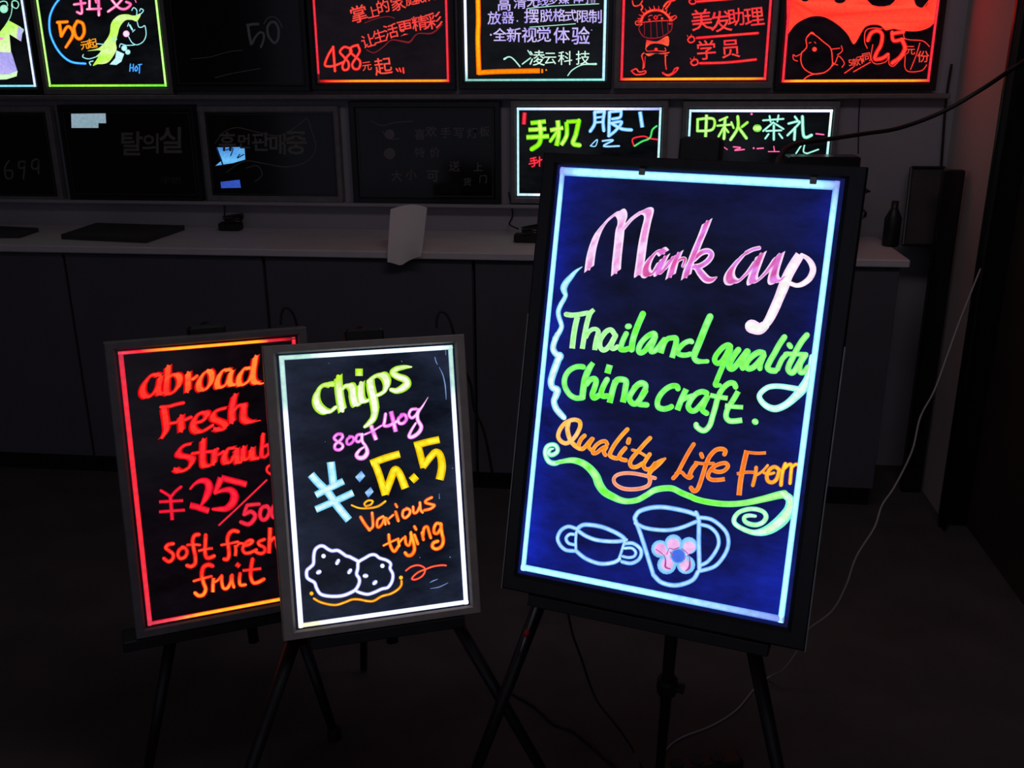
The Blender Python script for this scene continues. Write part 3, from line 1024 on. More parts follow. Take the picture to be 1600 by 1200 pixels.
k.draw("w22 430 570 440 660 470 738 500 758 540 702;w16 372 690 450 652 540 612;w20 540 622 552 690;w16 552 660 590 612 622 592;w20 622 592 632 670 668 688 688 620 690 540;w24 690 555 720 660 730 740 700 798 652 808 625 780;"
       "w22 732 572 768 668;w21 732 472 747 500;w21 820 545 835 620;w21 832 570 842 492 880 472 900 530 920 598;w22 1040 442 992 432 962 480 962 540 1000 548 1040 490;w24 1040 442 1050 540 1068 630 1048 700 990 732 942 710 952 662 1000 642")
k.build('lettering', chips, 'orange marker word trying')
k = Ink(PC, U_).colors(lin(255, 120, 75), lin(240, 30, 30))
k.draw("w12 632 985 690 942 770 922 840 947 855 990 820 1050 750 1088 702 1085 720 1050 780 1002 860 970 950 937 1050 922 1098 925")
k.build('drawing', chips, 'orange-red pen flourish')
k = Ink(PC, V_).colors((1.1, 1.1, 1.1), lin(150, 160, 240))
k.draw("w28 870 340 800 302 740 272 690 258 640 222 570 182 490 187 430 162 370 122 310 122 252 170 230 260 225 370 182 420 132 470 132 560 172 600 240 642 270 720 320 798 400 828 520 838 640 828 750 788 830 738 878 650 878 582 842 520 858 440 860 370;"
       "w26 870 340 960 290 1040 247 1110 247 1170 290 1270 322 1328 372 1320 440 1358 520 1348 620 1290 708 1200 732 1100 778 1000 808 900 788 850 768;"
       "d w34 370 262;w30 580 330 562 362;w34 295 495 308 488;w30 752 468 735 492;d w33 1210 402;w34 962 545 975 545;w32 1095 648 1110 635")
k.build('drawing', chips, 'white outline of two spotted cookies')
k = Ink(PC, V_).colors(lin(255, 215, 60), lin(225, 100, 0), lin(255, 190, 40))
k.draw("w19 235 870 320 918 450 953 560 958 680 920 780 882 880 882 1000 905 1090 900 1200 837 1330 800 1430 740 1478 680 1483 620;d w30 1475 570;d w30 198 797")
k.build('drawing', chips, 'yellow wavy line under the cookies')

k = Ink(PC, (400, 500, 4.21)).colors(lin(130, 160, 210), lin(50, 70, 120))
k.draw("w3 1176 245 w4 1182 270 w2 1192 292;w2 1205 312 w4 1228 360 w5 1242 420 w4 1248 480 w2 1250 522;w2 1246 200 1248 230;d w2 478 285;w2 956 270 960 274;d w2 455 800;d w3 1292 975")
k.s, k.ox, k.oy = 7.5, 550, 760
k.draw("w3 912 1125 w8 950 1105 w3 1002 1085;w3 918 1195 w7 1010 1180 w6 1080 1150 w3 1122 1128;d w7 1148 828;d w5 793 832;w3 1020 85 w6 1022 140")
k.build('smear', chips, 'faint blue-white scratches in the right corners')['kind'] = 'stuff'

# ================================================================ EASELS


def easel(label, pl, u0, u1, v0, v1, thick, legs, mast_top, ledge, mid, name='easel'):
    """legs: pixel pairs of each front leg; mid: pixel pair of the centre post; all stand behind the board's plane"""
    back = Plane(pl.world(0, -(thick + 0.022), 0), pl.U, pl.V)
    cu = (u0 + u1) / 2
    base = back.world(cu, 0, v0)
    t = thing(name, label, 'easel', (base.x, base.y, 0))
    off = Vector((base.x, base.y, 0))
    feet = []
    for a, b in legs:
        A = Vector(back.world(back.uv(*a)[0], 0, back.uv(*a)[1]))
        B = Vector(back.world(back.uv(*b)[0], 0, back.uv(*b)[1]))
        d = (B - A).normalized()
        foot = A + d * ((0.012 - A.z) / d.z)
        head = back.world(cu + (0.02 if back.uv(*a)[0] > cu else -0.02), 0, back.uv(*mast_top)[1] - 0.03)
        mb = MB().tube([A - off, foot - off], [0.0145, 0.011], 8)
        leg = mb.build('leg', M_BLACK, t, True)
        MB().tube([head - off, A - off], [0.010, 0.0125], 8).build('upper_leg', M_BLACK, t, True)
        MB().tube([foot - off + Vector((0, 0, 0.02)), foot - off - Vector((0, 0, 0.012))], [0.015, 0.018], 10).build('rubber_foot', M_CABLE, leg)
        feet.append(foot)
    # centre post
    top = back.world(cu, 0, back.uv(*mast_top)[1])
    A = depth(*mid[0], (top - CAM).dot(FWD) + 0.02)
    Ab = back.world(back.uv(*mid[0])[0], -0.03, back.uv(*mid[0])[1])
    if len(mid) > 1:
        Bf = on_z(*mid[1], 0.012)
        post = MB().tube([top - off, Ab - off, Bf - off], [0.012, 0.0135, 0.010], 8).build('centre_post', M_BLACK, t, True)
        MB().tube([Bf - off + Vector((0, 0, .02)), Bf - off - Vector((0, 0, 0.012))], [0.015, 0.018], 10).build('rubber_foot', M_CABLE, post)
        kn = Ab.lerp(Bf, mid[2])
        d = (Bf - Ab).normalized()
        MB().tube([kn - d * 0.022 - off, kn - d * 0.018 - off, kn + d * 0.018 - off, kn + d * 0.022 - off], [0.014, 0.022, 0.022, 0.014], 12).tube([kn - off, kn - off + Vector((0.035, -0.01, 0))], [0.008, 0.011], 10).build('clamp_knob', M_BLACK, post)
    else:
        Bf = back.world(back.uv(*mid[0])[0], -0.55, 0)
        Bf.z = 0.012
        MB().tube([top - off - pl.N * 0.02, Bf - off], [0.011, 0.010], 8).build('rear_leg', M_BLACK, t, True)
        MB().tube([top - off, Ab - off], [0.011, 0.013], 8).build('centre_post', M_BLACK, t, True)
    # ledge the board stands on, with two front lips
    l0, l1 = ledge
    M = pl.matrix()
    M.translation = pl.P0 - off
    lz = v0
    MB().box((l0, -0.004, lz - 0.026), (l1, thick + 0.05, lz - 0.002), M, 0.002).build('ledge', M_BLACK, t)
    # head block
    hv = back.uv(*mast_top)[1]
    MB().box((cu - 0.04, thick + 0.002, hv - 0.05), (cu + 0.04, thick + 0.04, hv), M, 0.005).build('head_block', M_BLACK, t)
    return t, off


uv = rect_of(PB, [(873, 261), (1309, 283), (1228, 974), (817, 891)])
e1, off1 = easel('tall black easel holding the large blue-lit board', PB, uv[0], uv[1], uv[2] - 0.044, uv[3], 0.03,
                 [((848, 930), (745, 1200)), ((1172, 990), (1215, 1200))], (1098, 216), (uv[0] + 0.02, uv[1] - 0.02), [(1046, 985), (1030, 1212), 0.36])
uv = rect_of(PR, [(186, 549), (463, 526), (490, 929), (229, 978)])
e2, off2 = easel('thin black easel holding the red-lettered board', PR, uv[0], uv[1], uv[2] - 0.026, uv[3], 0.025,
                 [((266, 1005), (232, 1200)), ((475, 1005), (540, 1200))], (335, 507), (uv[0] - 0.055, uv[1] - 0.03), [(400, 1010)])
uv = rect_of(PC, [(435, 556), (706, 539), (732, 943), (467, 981)])
e3, off3 = easel('thin black easel holding the chips board, legs crossing the tall easel', PC, uv[0], uv[1], uv[2] - 0.022, uv[3], 0.025,
                 [((457, 1008), (392, 1200)), ((712, 970), (845, 1200))], (590, 512), (uv[0] + 0.02, uv[1] - 0.01), [(617, 1010)])

# ================================================================ WALL BOARDS
WP = WY - 0.034          # writing face
_d0 = (0.10, 0.03)


def wall_board(label, corners, frame_m, spec, marg=(0.0245, 0.0245, 0.03, 0.03), lit=True, group=None, glow=None, name='light_board', pm=None):
    x0, x1, ybot, ytop, hgt = corners
    a = on_y(x0, ybot, WP)
    b = on_y(x1, ybot, WP)
    zb = (a.z + b.z) / 2
    zt = on_y((x0 + x1) / 2, ytop, WP).z if ytop is not None else zb + hgt
    pl = Plane(Vector(((a.x + b.x) / 2, WP, zb)), Vector((1, 0, 0)), Vector((0, 0, 1)))
    w = (b.x - a.x) / 2
    t = board(name, label, pl, -w, w, 0, zt - zb, marg, spec, frame_m, pm or M_PANELW, thick=0.033, lit=lit, group=group, glow=glow)
    return t, pl


M_PANELW = panel_material('wall_board_acrylic', lin(9, 9, 12), True)
M_PANELOFF = panel_material('unlit_wall_board_acrylic', lin(16, 16, 17))


def allsides(c, e, w=0.011, **kw):
    d = {s: (w, [(0, c), (1, c)], e) for s in ('top', 'bottom', 'left', 'right')}
    d.update(kw)
    return d


def gw(a, b):
    return (0.0028, 0.0035, 0.0045)


def gr(a, b):
    return (0.004, 0.0018, 0.003)


GREYL = lin(70, 70, 76)
ULAB = {}
# top row, left to right
CW = lin(230, 240, 255, 1.15)
b1, p1 = wall_board('wall light board at the top left corner with a girl in a green blouse', (-140, 57, 136, None, 0.72), M_BLACKFRAME,
                    allsides(CW, (0.6, 0.7, 1), 0.010, bottom=(0.008, [(0, lin(120, 240, 255)), (1, lin(170, 240, 255))], (0.2, 0.7, 0.8))), glow=gw)
LG = lin(215, 255, 150, 1.1)
b2, p2 = wall_board('wall light board with a green border, orange 50 and a cartoon girl head', (77, 261, 135.5, None, 0.72), M_GREYDARK,
                    allsides(LG, (0.35, 0.9, 0.3), 0.009, bottom=(0.009, [(0, lin(160, 240, 60)), (0.4, lin(200, 255, 80)), (1, lin(120, 240, 60))], (0.3, 0.8, 0.3))), glow=gw)
b3, p3 = wall_board('unlit black wall board with a faint grey 50 in the top row', (279, 475, 131, None, 0.72), M_BLACKFRAME, allsides(GREYL, (0.6, 0.6, 0.6), 0.004), lit=False, pm=M_PANELOFF)
SH = (1.3, 0.42, 0.02)
b4, p4 = wall_board('red wall light board with slanted lines of characters above 488', (497, 702, 128.5, None, 0.72), M_BLACKFRAME,
                    allsides(SR, (0.8, 0.05, 0.1), 0.009, left=(0.009, [(0, SR), (0.74, SR), (0.955, SR), (0.957, lin(90, 30, 30)), (1, lin(60, 20, 20))], (0.8, 0.05, 0.1)),
                             bottom=(0.010, [(0, lin(60, 20, 20)), (0.06, lin(255, 40, 40)), (0.3, SH), (0.7, SH), (0.94, SH), (1, lin(255, 60, 60))], (0.9, 0.03, 0.05))), glow=gr)
MW = lin(200, 240, 255, 1.15)
b5, p5 = wall_board('white-bordered wall light board with purple characters and an orange corner bracket', (727, 945, 126.5, None, 0.72), M_BLACKFRAME,
                    allsides(MW, (0.5, 0.75, 0.95), 0.010, left=(0.010, [(0, W1), (0.9, W1), (1, lin(150, 220, 200))], edw), bottom=(0.008, [(0, lin(150, 200, 190)), (1, lin(170, 255, 240))], (0.4, .8, .8))), glow=gw)
b6, p6 = wall_board('red wall light board with a grinning cartoon child beside underlined characters', (969, 1197, 125.5, None, 0.72), M_GREYDARK,
                    allsides(SR, (0.8, 0.05, 0.1), 0.010, bottom=(0.010, [(0, lin(255, 40, 60)), (0.1, SH), (0.5, SRH), (0.9, SH), (1, lin(255, 40, 60))], (0.9, 0.03, 0.05))), glow=gr)
b7, p7 = wall_board('red wall light board with a hen and 25 under a solid red field', (1221, 1452, 128.5, None, 0.72), M_BLACKFRAME,
                    allsides(SR, (0.8, 0.05, 0.1), 0.010, bottom=(0.010, [(0, lin(255, 40, 60)), (0.1, SRH), (0.9, SH), (1, lin(255, 40, 60))], (0.9, 0.03, 0.05))), glow=gr)
# lower row
b8, p8 = wall_board('unlit grey-framed wall board with faint number 690 at the left edge', (-120, 88, 304, 178, 0), M_GREYDARK, allsides(GREYL, (0.5, 0.5, 0.5), 0.003), marg=(0.02, 0.03, 0.03, 0.03), lit=False, pm=M_PANELOFF)
b9, p9 = wall_board('unlit black-framed wall board with faint Korean writing and a pale painted reflection', (117, 309, 304, 176, 0), M_BLACKFRAME, allsides(GREYL, (0.5, 0.5, 0.5), 0.003), marg=(0.02, 0.02, 0.03, 0.03), lit=False, pm=M_PANELOFF)
b10, p10 = wall_board('unlit grey-framed wall board with faint writing inside a leaf outline', (334, 526, 304, 178, 0), M_GREYDARK, allsides(GREYL, (0.4, 0.4, 0.4), 0.003), marg=(0.026, 0.026, 0.03, 0.03), lit=False, pm=M_PANELOFF)
b11, p11 = wall_board('unlit black wall board covered in faint scrawl, beside the white-bordered one', (565, 771, 307, 171, 0), M_BLACKFRAME, allsides(GREYL, (0.6, 0.6, 0.6), 0.004), marg=(0.032, 0.03, 0.03, 0.03), lit=False, pm=M_PANELOFF)
CB = lin(205, 245, 250, 1.1)
b12, p12 = wall_board('white-bordered wall light board with green and cyan characters left of the big board', (808, 1028, 307, 168, 0), M_GREYDARK,
                      allsides(CB, (0.45, 0.8, 0.85), 0.0085, top=(0.010, [(0, MW), (0.5, W1), (1, lin(170, 190, 255))], (0.5, 0.5, 0.95)), bottom=(0.010, [(0, CB), (0.1, CB), (0.2, W1), (1, W1)], edw)), glow=gw)
b13, p13 = wall_board('white-bordered wall light board with tea characters above the big board', (1070, 1288, 308, 171, 0), M_GREYDARK,
                      allsides(CB, (0.45, 0.8, 0.85), 0.0085, top=(0.010, [(0, MW), (0.5, W1), (1, W1)], (0.5, 0.5, 0.95)), right=(0.009, [(0, W1), (0.4, CB), (1, CB)], (0.4, 0.85, 0.7))), glow=gw)

# ---- writing on the wall boards
AA = (0, 0, 5.714)
BB = (270, 0, 6.957)
CC = (480, 0, 6.667)
DD = (710, 0, 6.4)
EE = (950, 0, 6.154)
FF = (1200, 0, 5.714)
GG = (0, 140, 2.857)
WW = (790, 150, 3.019)
WP4 = (530, 140, 4.444)

k = Ink(p1, AA).colors(lin(185, 255, 60), lin(200, 255, 150), lin(235, 255, 200), ((100, 200), (180, 360)))
k.draw("f s 0 285 40 235 75 180 185 240 205 265 190 370 85 305 100 470 -60 462 -120 320")
k.colors(lin(165, 160, 240), None, lin(200, 190, 255))
k.draw("f s -60 465 105 470 158 640 80 660 -90 665;f s 165 235 205 262 190 370 150 335")
k.colors(lin(215, 255, 200))
k.draw("f s -90 665 80 662 158 632 150 680 60 708 -90 715")
k.colors(lin(175, 245, 215), lin(120, 220, 180))
k.draw("d w38 36 80;w4 110 60 100 130 78 180 50 240;w5 105 55 112 12 150 10 168 42 150 74 118 62 110 32;w5 0 20 30 10 60 20 70 50;w4 185 250 210 265 200 292")
k.colors(lin(250, 160, 210))
k.draw("w14 -10 345 18 345")
k.build('drawing', b1, 'girl in a green blouse and lilac skirt')

k = Ink(p2, AA).colors(lin(95, 215, 255), lin(30, 130, 255))
k.draw("w11 560 -40 500 30 462 100 442 180 450 300 500 420 570 508 650 556 762 568")
k.build('drawing', b2, 'blue curved line')
k = Ink(p2, AA).colors(lin(255, 130, 200), lin(240, 60, 130), lin(255, 220, 250))
k.draw("w13 665 40 760 28;w13 720 -10 732 115 690 108;w13 800 -20 800 75;w12 780 82 900 78;w12 860 20 850 -20;w15 880 -20 884 132;w13 968 102 1040 50 1090 -5;w13 1000 0 1060 68 1120 80 1168 40 1130 18;w5 1205 -10 1215 20")
k.build('lettering', b2, 'pink characters cut by the picture top')
k = Ink(p2, AA).colors(lin(255, 160, 30), lin(255, 95, 0))
k.draw("w15 515 200 600 195;w16 530 200 548 320;w15 550 322 600 240 w16 640 260 w16 650 320 w14 590 420;w16 690 192 662 250 680 328 720 345 752 290 740 212 692 190")
k.glyphs([('元', 760, 405, 82, 10), ('起', 825, 388, 92, 8)], 0.02)
k.build('lettering', b2, 'orange number 50 with two small characters')
k = Ink(p2, AA).colors(lin(190, 255, 60), None, lin(225, 255, 170))
k.draw("f 1010 180 1060 138 1130 127 1200 140 1260 120 1225 190 1180 178 1120 182 1072 240 1052 310 1035 380 1042 440 1000 520 960 560 915 572 870 574 830 585 880 505 850 512 900 452 780 455 880 430 940 370 980 300 990 220")
k.colors(lin(200, 250, 255), lin(60, 190, 190))
k.draw("w5 1225 190 1240 240 1270 242 1295 232 1305 310 1280 370 1225 400 1180 380 1150 330;w5 1220 140 1222 92 1195 68 1178 92;w5 1252 130 1282 95 1258 78 1248 98;w5 900 492 800 525 742 510 745 488;"
       "w5 1000 345 1030 328 1042 352 1018 362;w5 1200 402 1130 405 1080 392 1068 420;w5 860 390 920 395;w6 810 580 800 555 830 545;d w27 1110 430;d w24 1142 465;f s 1040 450 1110 480 1085 550 1040 580 980 575 1030 520;w9 1160 225 1182 265;w4 1140 235 1150 205;w4 1205 265 1185 285")
k.colors(lin(255, 225, 250), lin(240, 140, 200))
k.draw("d w30 1128 302")
k.build('drawing', b2, 'cartoon girl head with green hair')
k = Ink(p2, AA).colors(lin(90, 190, 255), lin(20, 110, 230))
k.draw("w6 1165 572 1160 635;w6 1192 575 1190 635;w6 1165 606 1190 604;w6 1218 590 1206 615 1215 635 1230 612 1218 590;w6 1236 578 1265 574;w6 1248 578 1245 652")
k.build('lettering', b2, 'small blue word HOT')

GR1 = lin(140, 140, 144)
k = Ink(p3, BB).colors(GR1)
k.draw("p w14 800 275 870 264 940 262;p w14 818 280 832 380 855 490;w12 860 478 900 400 950 352 988 372 985 440 958 512;w13 1070 238 1032 290 1036 380 1080 448 1112 465 1145 420 1150 320 1118 250 1075 238;w4 990 260 1030 200 1090 182 1150 220 1190 300;w3 200 640 400 620 600 565 760 545;w3 460 845 640 800 950 745")
k.build('lettering', b3, 'faint grey number 50', DRY)

k = Ink(p4, CC).colors(lin(255, 80, 65), lin(255, 20, 30))
k.draw("w14 272 490 222 570 185 672 225 692 290 682 370 650;w15 270 490 280 600 290 738;w14 440 502 385 490 342 540 380 590 430 650 428 715 382 728 370 680 410 600 460 540 445 500;w14 528 470 465 490 450 540 500 590 552 640 540 710 492 718 470 670 510 600 548 530 525 470;w9 930 718 945 740;w9 962 712 975 745;w10 1000 710 1005 758")
k.glyphs([('元', 622, 690, 105, 8), ('起', 792, 690, 190, 8)], 0.009)
k.build('lettering', b4, 'red number 488 with characters')
k = Ink(p4, CC).colors(lin(255, 75, 65), lin(255, 20, 30))
k.glyphs([('掌', 538, 145, 190, 14), ('上', 682, 125, 130, 14), ('的', 790, 65, 150, 14), ('家', 945, 35, 160, 14), ('庭', 1085, -10, 140, 12), ('影', 1180, -30, 140, 12), ('院', 1280, -55, 140, 12)], 0.009)
k.build('lettering', b4, 'red slanted upper line of characters')
k = Ink(p4, CC).colors(lin(255, 70, 65), lin(255, 20, 30))
k.glyphs([('让', 635, 425, 150, 16), ('生', 752, 375, 150, 16), ('活', 872, 325, 160, 14), ('更', 1022, 290, 172, 12), ('精', 1168, 240, 165, 10), ('彩', 1320, 215, 185, 10)], 0.009)
k.build('lettering', b4, 'red slanted lower line of characters')
k = Ink(p4, CC).colors(lin(130, 30, 40))
k.draw("w5 620 520 700 548 800 482 880 417 w9 1000 432 1070 436 w5 1150 352 w8 1300 345 w4 1410 255;w4 600 240 700 200 830 172 910 190")
k.build('drawing', b4, 'dim red wavy underline')

k = Ink(p5, DD).colors(lin(255, 190, 20), lin(255, 110, 0), lin(255, 140, 10), ((240, 450), (400, 730)))
k.draw("p w25 235 -40 240 200 235 400 246 745;p w25 235 728 400 718 640 712 855 708;p w10 878 690 878 730;d w9 918 700")
k.build('drawing', b5, 'thick yellow-orange corner bracket')
PU = lin(185, 165, 255)
k = Ink(p5, DD).colors(PU, None, lin(215, 200, 255))
k.glyphs([('高', 498, 40, 150), ('清', 655, 25, 135), ('无', 785, 15, 130), ('线', 885, 5, 120), ('多', 985, -5, 112), ('媒', 1095, -12, 112), ('体', 1235, -20, 115), ('播', 1370, -20, 125)], 0.009)
k.build('lettering', b5, 'purple first line of characters')
k = Ink(p5, DD).colors(PU, None, lin(215, 200, 255))
k.glyphs([('放', 400, 180, 140), ('器', 535, 178, 130), ('摆', 770, 160, 155), ('脱', 920, 155, 135, 4), ('格', 1050, 150, 135), ('式', 1165, 155, 125), ('限', 1285, 165, 135), ('制', 1408, 165, 145)], 0.009)
k.draw("d w8 630 210")
k.build('lettering', b5, 'purple second line of characters')
k = Ink(p5, DD).colors(PU, None, lin(215, 200, 255))
k.glyphs([('全', 455, 345, 140), ('新', 595, 348, 155), ('视', 750, 350, 160), ('觉', 895, 345, 160), ('体', 1072, 352, 170), ('验', 1262, 355, 190)], 0.009)
k.draw("d w10 365 348;d w9 1345 432;w4 1370 300 1375 302")
k.build('lettering', b5, 'purple third line of characters')
k = Ink(p5, DD).colors(lin(215, 255, 235), lin(120, 215, 190))
k.glyphs([('凌', 828, 580, 165), ('云', 958, 585, 135), ('科', 1108, 580, 150), ('技', 1285, 578, 150)], 0.004)
k.draw("w11 500 590 w7 545 568 590 590 655 665;w7 680 640 760 580;w6 735 505 762 548;w6 1135 755 1180 700 1280 648 w12 1415 640;w4 730 85 1000 60 1445 38;w4 755 272 1210 238")
k.build('lettering', b5, 'mint signature characters with brushed flicks')

RR = lin(255, 50, 62)
k = Ink(p6, EE).colors(RR, lin(240, 15, 30), lin(255, 70, 62))
k.glyphs([('美', 900, 190, 215, 6), ('发', 1085, 205, 215, 6), ('助', 1228, 165, 180, 6), ('理', 1405, 160, 200, 6)], 0.009)
k.draw("w13 855 365 1100 345 1440 318;w13 860 15 1200 -12")
k.build('lettering', b6, 'red upper characters, underlined')
k = Ink(p6, EE).colors(RR, lin(240, 15, 30), lin(255, 70, 62))
k.glyphs([('学', 945, 480, 200, 4), ('员', 1178, 470, 195, 4)], 0.009)
k.draw("w13 888 608 1150 600 1420 572;w8 800 352 767 380 790 410 830 392 820 355 790 352;w4 770 355 762 340;w4 800 345 800 330;w9 830 572 797 600 820 628 862 612 855 575 822 572;w4 800 575 790 560;w4 830 565 828 548;w8 810 -10 780 10 800 38 840 30 840 0")
k.build('lettering', b6, 'red lower characters, underlined')
k = Ink(p6, EE).colors(lin(250, 50, 55), lin(230, 10, 30), lin(255, 100, 60))
hair = "w14 320 200 340 150 390 112 450 98 520 108 570 145 605 190;"
for i in range(15):
    a = math.radians(200 - i * 15.5)
    cx, cy = 455 + 140 * math.cos(a), 200 - 100 * math.sin(a)
    hair += "w9 %.0f %.0f w3 %.0f %.0f;" % (cx, cy, 455 + 172 * math.cos(a + 0.06), 198 - 142 * math.sin(a + 0.06))
k.draw(hair)
k.draw("w6 305 195 265 210 275 240 312 228;w6 605 185 640 150 658 168 618 198;w5 312 218 450 203 605 196;w9 320 95 332 70 322 50;w9 555 85 590 40 615 -10;w7 235 10 250 55 300 50 330 10;w12 540 60 575 20 640 0;"
       "f 370 382 470 398 575 345 582 440 520 425 450 418 400 430 366 462 362 440;w5 362 465 378 492 450 488 550 492 548 462;d w17 462 475;f 345 500 450 515 590 500 560 520 500 520 460 512 400 540 370 530;"
       "w7 345 510 325 535 340 600 337 660;w4 358 545 350 650;w7 552 515 552 600 560 665;w4 572 530 545 540;w8 225 682 270 662 300 692 360 682 350 708 270 718 232 690;w8 525 698 570 720 620 700 642 662 675 652 640 700 580 728 530 708;w6 440 170 455 152 475 165 462 185 445 178;d w12 398 190;d w12 520 178;w4 390 160 405 148 425 150;w4 480 150 500 143 512 148")
k.colors(lin(150, 30, 45))
k.draw("w5 312 218 298 280 335 345 400 368 500 360 560 330 610 285 615 210;w3 350 218 350 335;w3 410 212 415 365;w3 465 208 475 365;w3 515 204 530 345;w3 570 200 580 312")
k.build('drawing', b6, 'grinning cartoon child with spiky hair')

k = Ink(p7, FF).colors(lin(250, 38, 28, 1.7), None, lin(255, 65, 45, 1.7))


def ell(cx, cy, rx, ry, n=14):
    return [(cx + rx * math.cos(2 * math.pi * i / n), cy + ry * math.sin(2 * math.pi * i / n)) for i in range(n)]


top = [(200, -300), (165, -20), (165, 330)]
low = catmull([(165, 315), (240, 215), (340, 155), (430, 135), (520, 150), (640, 225), (720, 310), (762, 385), (800, 340), (860, 240), (940, 212), (1010, 225), (1050, 262), (1120, 250), (1200, 265), (1330, 270), (1440, 235), (1500, 170)], 4)
poly = [(172, -300), (168, -20)] + [(p[0], p[1]) for p in low] + [(1518, -20), (1530, -300)]
k.fill([poly, ell(640, -10, 55, 40), ell(1010, -5, 125, 65), ell(1370, 0, 65, 70), ell(330, -15, 40, 30)])
k.build('drawing', b7, 'solid red field with scalloped lower edge')
k = Ink(p7, FF).colors(lin(255, 75, 60), lin(240, 15, 25))
k.draw("w6 " + " ".join("%.0f %.0f" % (p[0], p[1] + 4) for p in low[::2]) + ";w5 585 0 610 28 660 32 700 5;w5 880 0 930 48 1000 68 1080 55 1140 5;w5 1300 0 1325 60 1370 75 1400 50 1440 0")
k.draw("w6 300 470 345 420 340 350 378 300 430 320 490 370 558 430 573 520 568 590 500 648 400 658 320 610 293 540 300 470;w7 355 325 388 290 412 305;d w22 415 440;w4 365 385 382 378;w4 415 375 426 386;"
       "w5 560 440 640 430;w5 620 490 662 455 655 410;w5 560 600 600 560 630 500 680 560 660 600;w5 570 490 580 560 620 580;w6 320 708 380 670 500 650;w5 300 478 250 502 225 488 228 530 262 545")
k.build('drawing', b7, 'red outline of a hen')
k = Ink(p7, FF).colors(lin(255, 70, 55), lin(240, 15, 25))
k.draw("w20 892 358 922 295 980 275 1018 312 1008 400 970 470 955 528 1020 520 1068 488;w20 1205 285 1110 300;w19 1108 290 1120 362 1200 352;w22 1195 355 1222 430 1180 510 1112 560;"
       "w5 885 430 862 370 872 275 940 250 1015 258;w5 935 400 920 520 960 570 1050 552 1080 500 1080 570 1120 590 1180 532 1222 490 1222 600 1262 640 1370 630 1415 580;w5 1212 270 1215 335 1260 355 1380 365 1440 415;w5 1355 385 1320 500 1272 620;w6 685 652 760 600;w6 765 640 912 556")
k.glyphs([('元', 1270, 450, 90, 0), ('份', 1385, 505, 110, 0), ('5', 735, 560, 80, 10), ('款', 785, 555, 75, 12), ('不', 832, 535, 80, 14), ('同', 880, 510, 85, 12)], 0.01)
k.build('lettering', b7, 'red number 25 with small characters')

GR2 = lin(112, 108, 104)
k = Ink(p8, GG).colors(GR2)
k.draw("w4 40 318 22 350 30 395 55 390 52 362 30 362;w4 110 320 85 325 88 350 108 345 112 320 105 398;w4 165 310 145 320 145 350 168 350 172 312 172 375")
k.build('lettering', b8, 'faint number 690', DRY)
k = Ink(p9, GG).colors(GR2)
k.glyphs([('탈', 590, 240, 115), ('의', 672, 240, 95), ('실', 762, 225, 125)], 0.02)
k.build('lettering', b9, 'faint Korean word', DRY)
k = Ink(p9, GG).colors(lin(60, 58, 58))
k.glyphs([('개', 730, 405, 40), ('의', 762, 405, 36), ('번', 790, 405, 40)])
k.build('lettering', b9, 'faint small writing', DRY)
k = Ink(p10, GG).colors(GR2)
k.glyphs([('휴', 1015, 232, 90), ('먼', 1090, 230, 70), ('판', 1165, 232, 90), ('매', 1240, 245, 95), ('중', 1322, 238, 115)], 0.02)
k.draw("w2 960 240 1000 190 1060 170 1150 190 1250 205 1330 160 1370 130 1390 180 1410 260 1370 320 1280 345 1180 330 1090 320 1010 370;w2 1100 350 1150 340 1170 380 1140 410")
k.build('lettering', b10, 'faint writing in a leaf outline', DRY)
k = Ink(p11, WP4).colors(lin(112, 106, 108))
k.glyphs([('喜', 560, 310, 80), ('欢', 640, 290, 80), ('手', 740, 300, 80), ('写', 830, 300, 80), ('灯', 925, 300, 80), ('板', 1010, 290, 75),
          ('特', 560, 435, 75), ('价', 665, 435, 75), ('大', 400, 600, 80), ('小', 500, 590, 80), ('可', 650, 600, 90), ('送', 800, 530, 80), ('货', 890, 640, 60), ('上', 965, 535, 70), ('门', 1000, 620, 60)], 0.005)
k.draw("w3 220 220 300 250 380 230 510 220;w3 300 290 340 340 420 340;d w34 350 310;d w40 350 445")
k.build('lettering', b11, 'faint scrawled characters', DRY)

# reflections on the unlit acrylic, painted as glowing patches
k = Ink(p9, GG).colors(lin(152, 166, 190), None, lin(128, 160, 170))
k.draw("f s 318 108 472 106 474 150 440 150 440 171 320 171")
k.build('painted_reflection', b9, 'pale notched window reflection painted in the upper left corner')
k = Ink(p10, GG).colors(lin(110, 195, 250), None, lin(70, 130, 215))
k.draw("f s 970 258 1092 256 1095 312 1040 328 962 340 992 315")
k.colors(lin(10, 25, 50))
k.draw("w4 968 262 995 335;w3 1010 270 1040 262 1030 295;w3 1070 290 1060 305 1088 290")
k.build('painted_reflection', b10, 'bright blue sign reflection painted as a glowing patch')
k = Ink(p10, GG).colors(lin(60, 100, 215), None, lin(40, 60, 150))
k.draw("f s 985 412 1070 402 1076 438 988 440")
k.build('painted_reflection', b10, 'small dark blue reflection painted as a glowing patch')

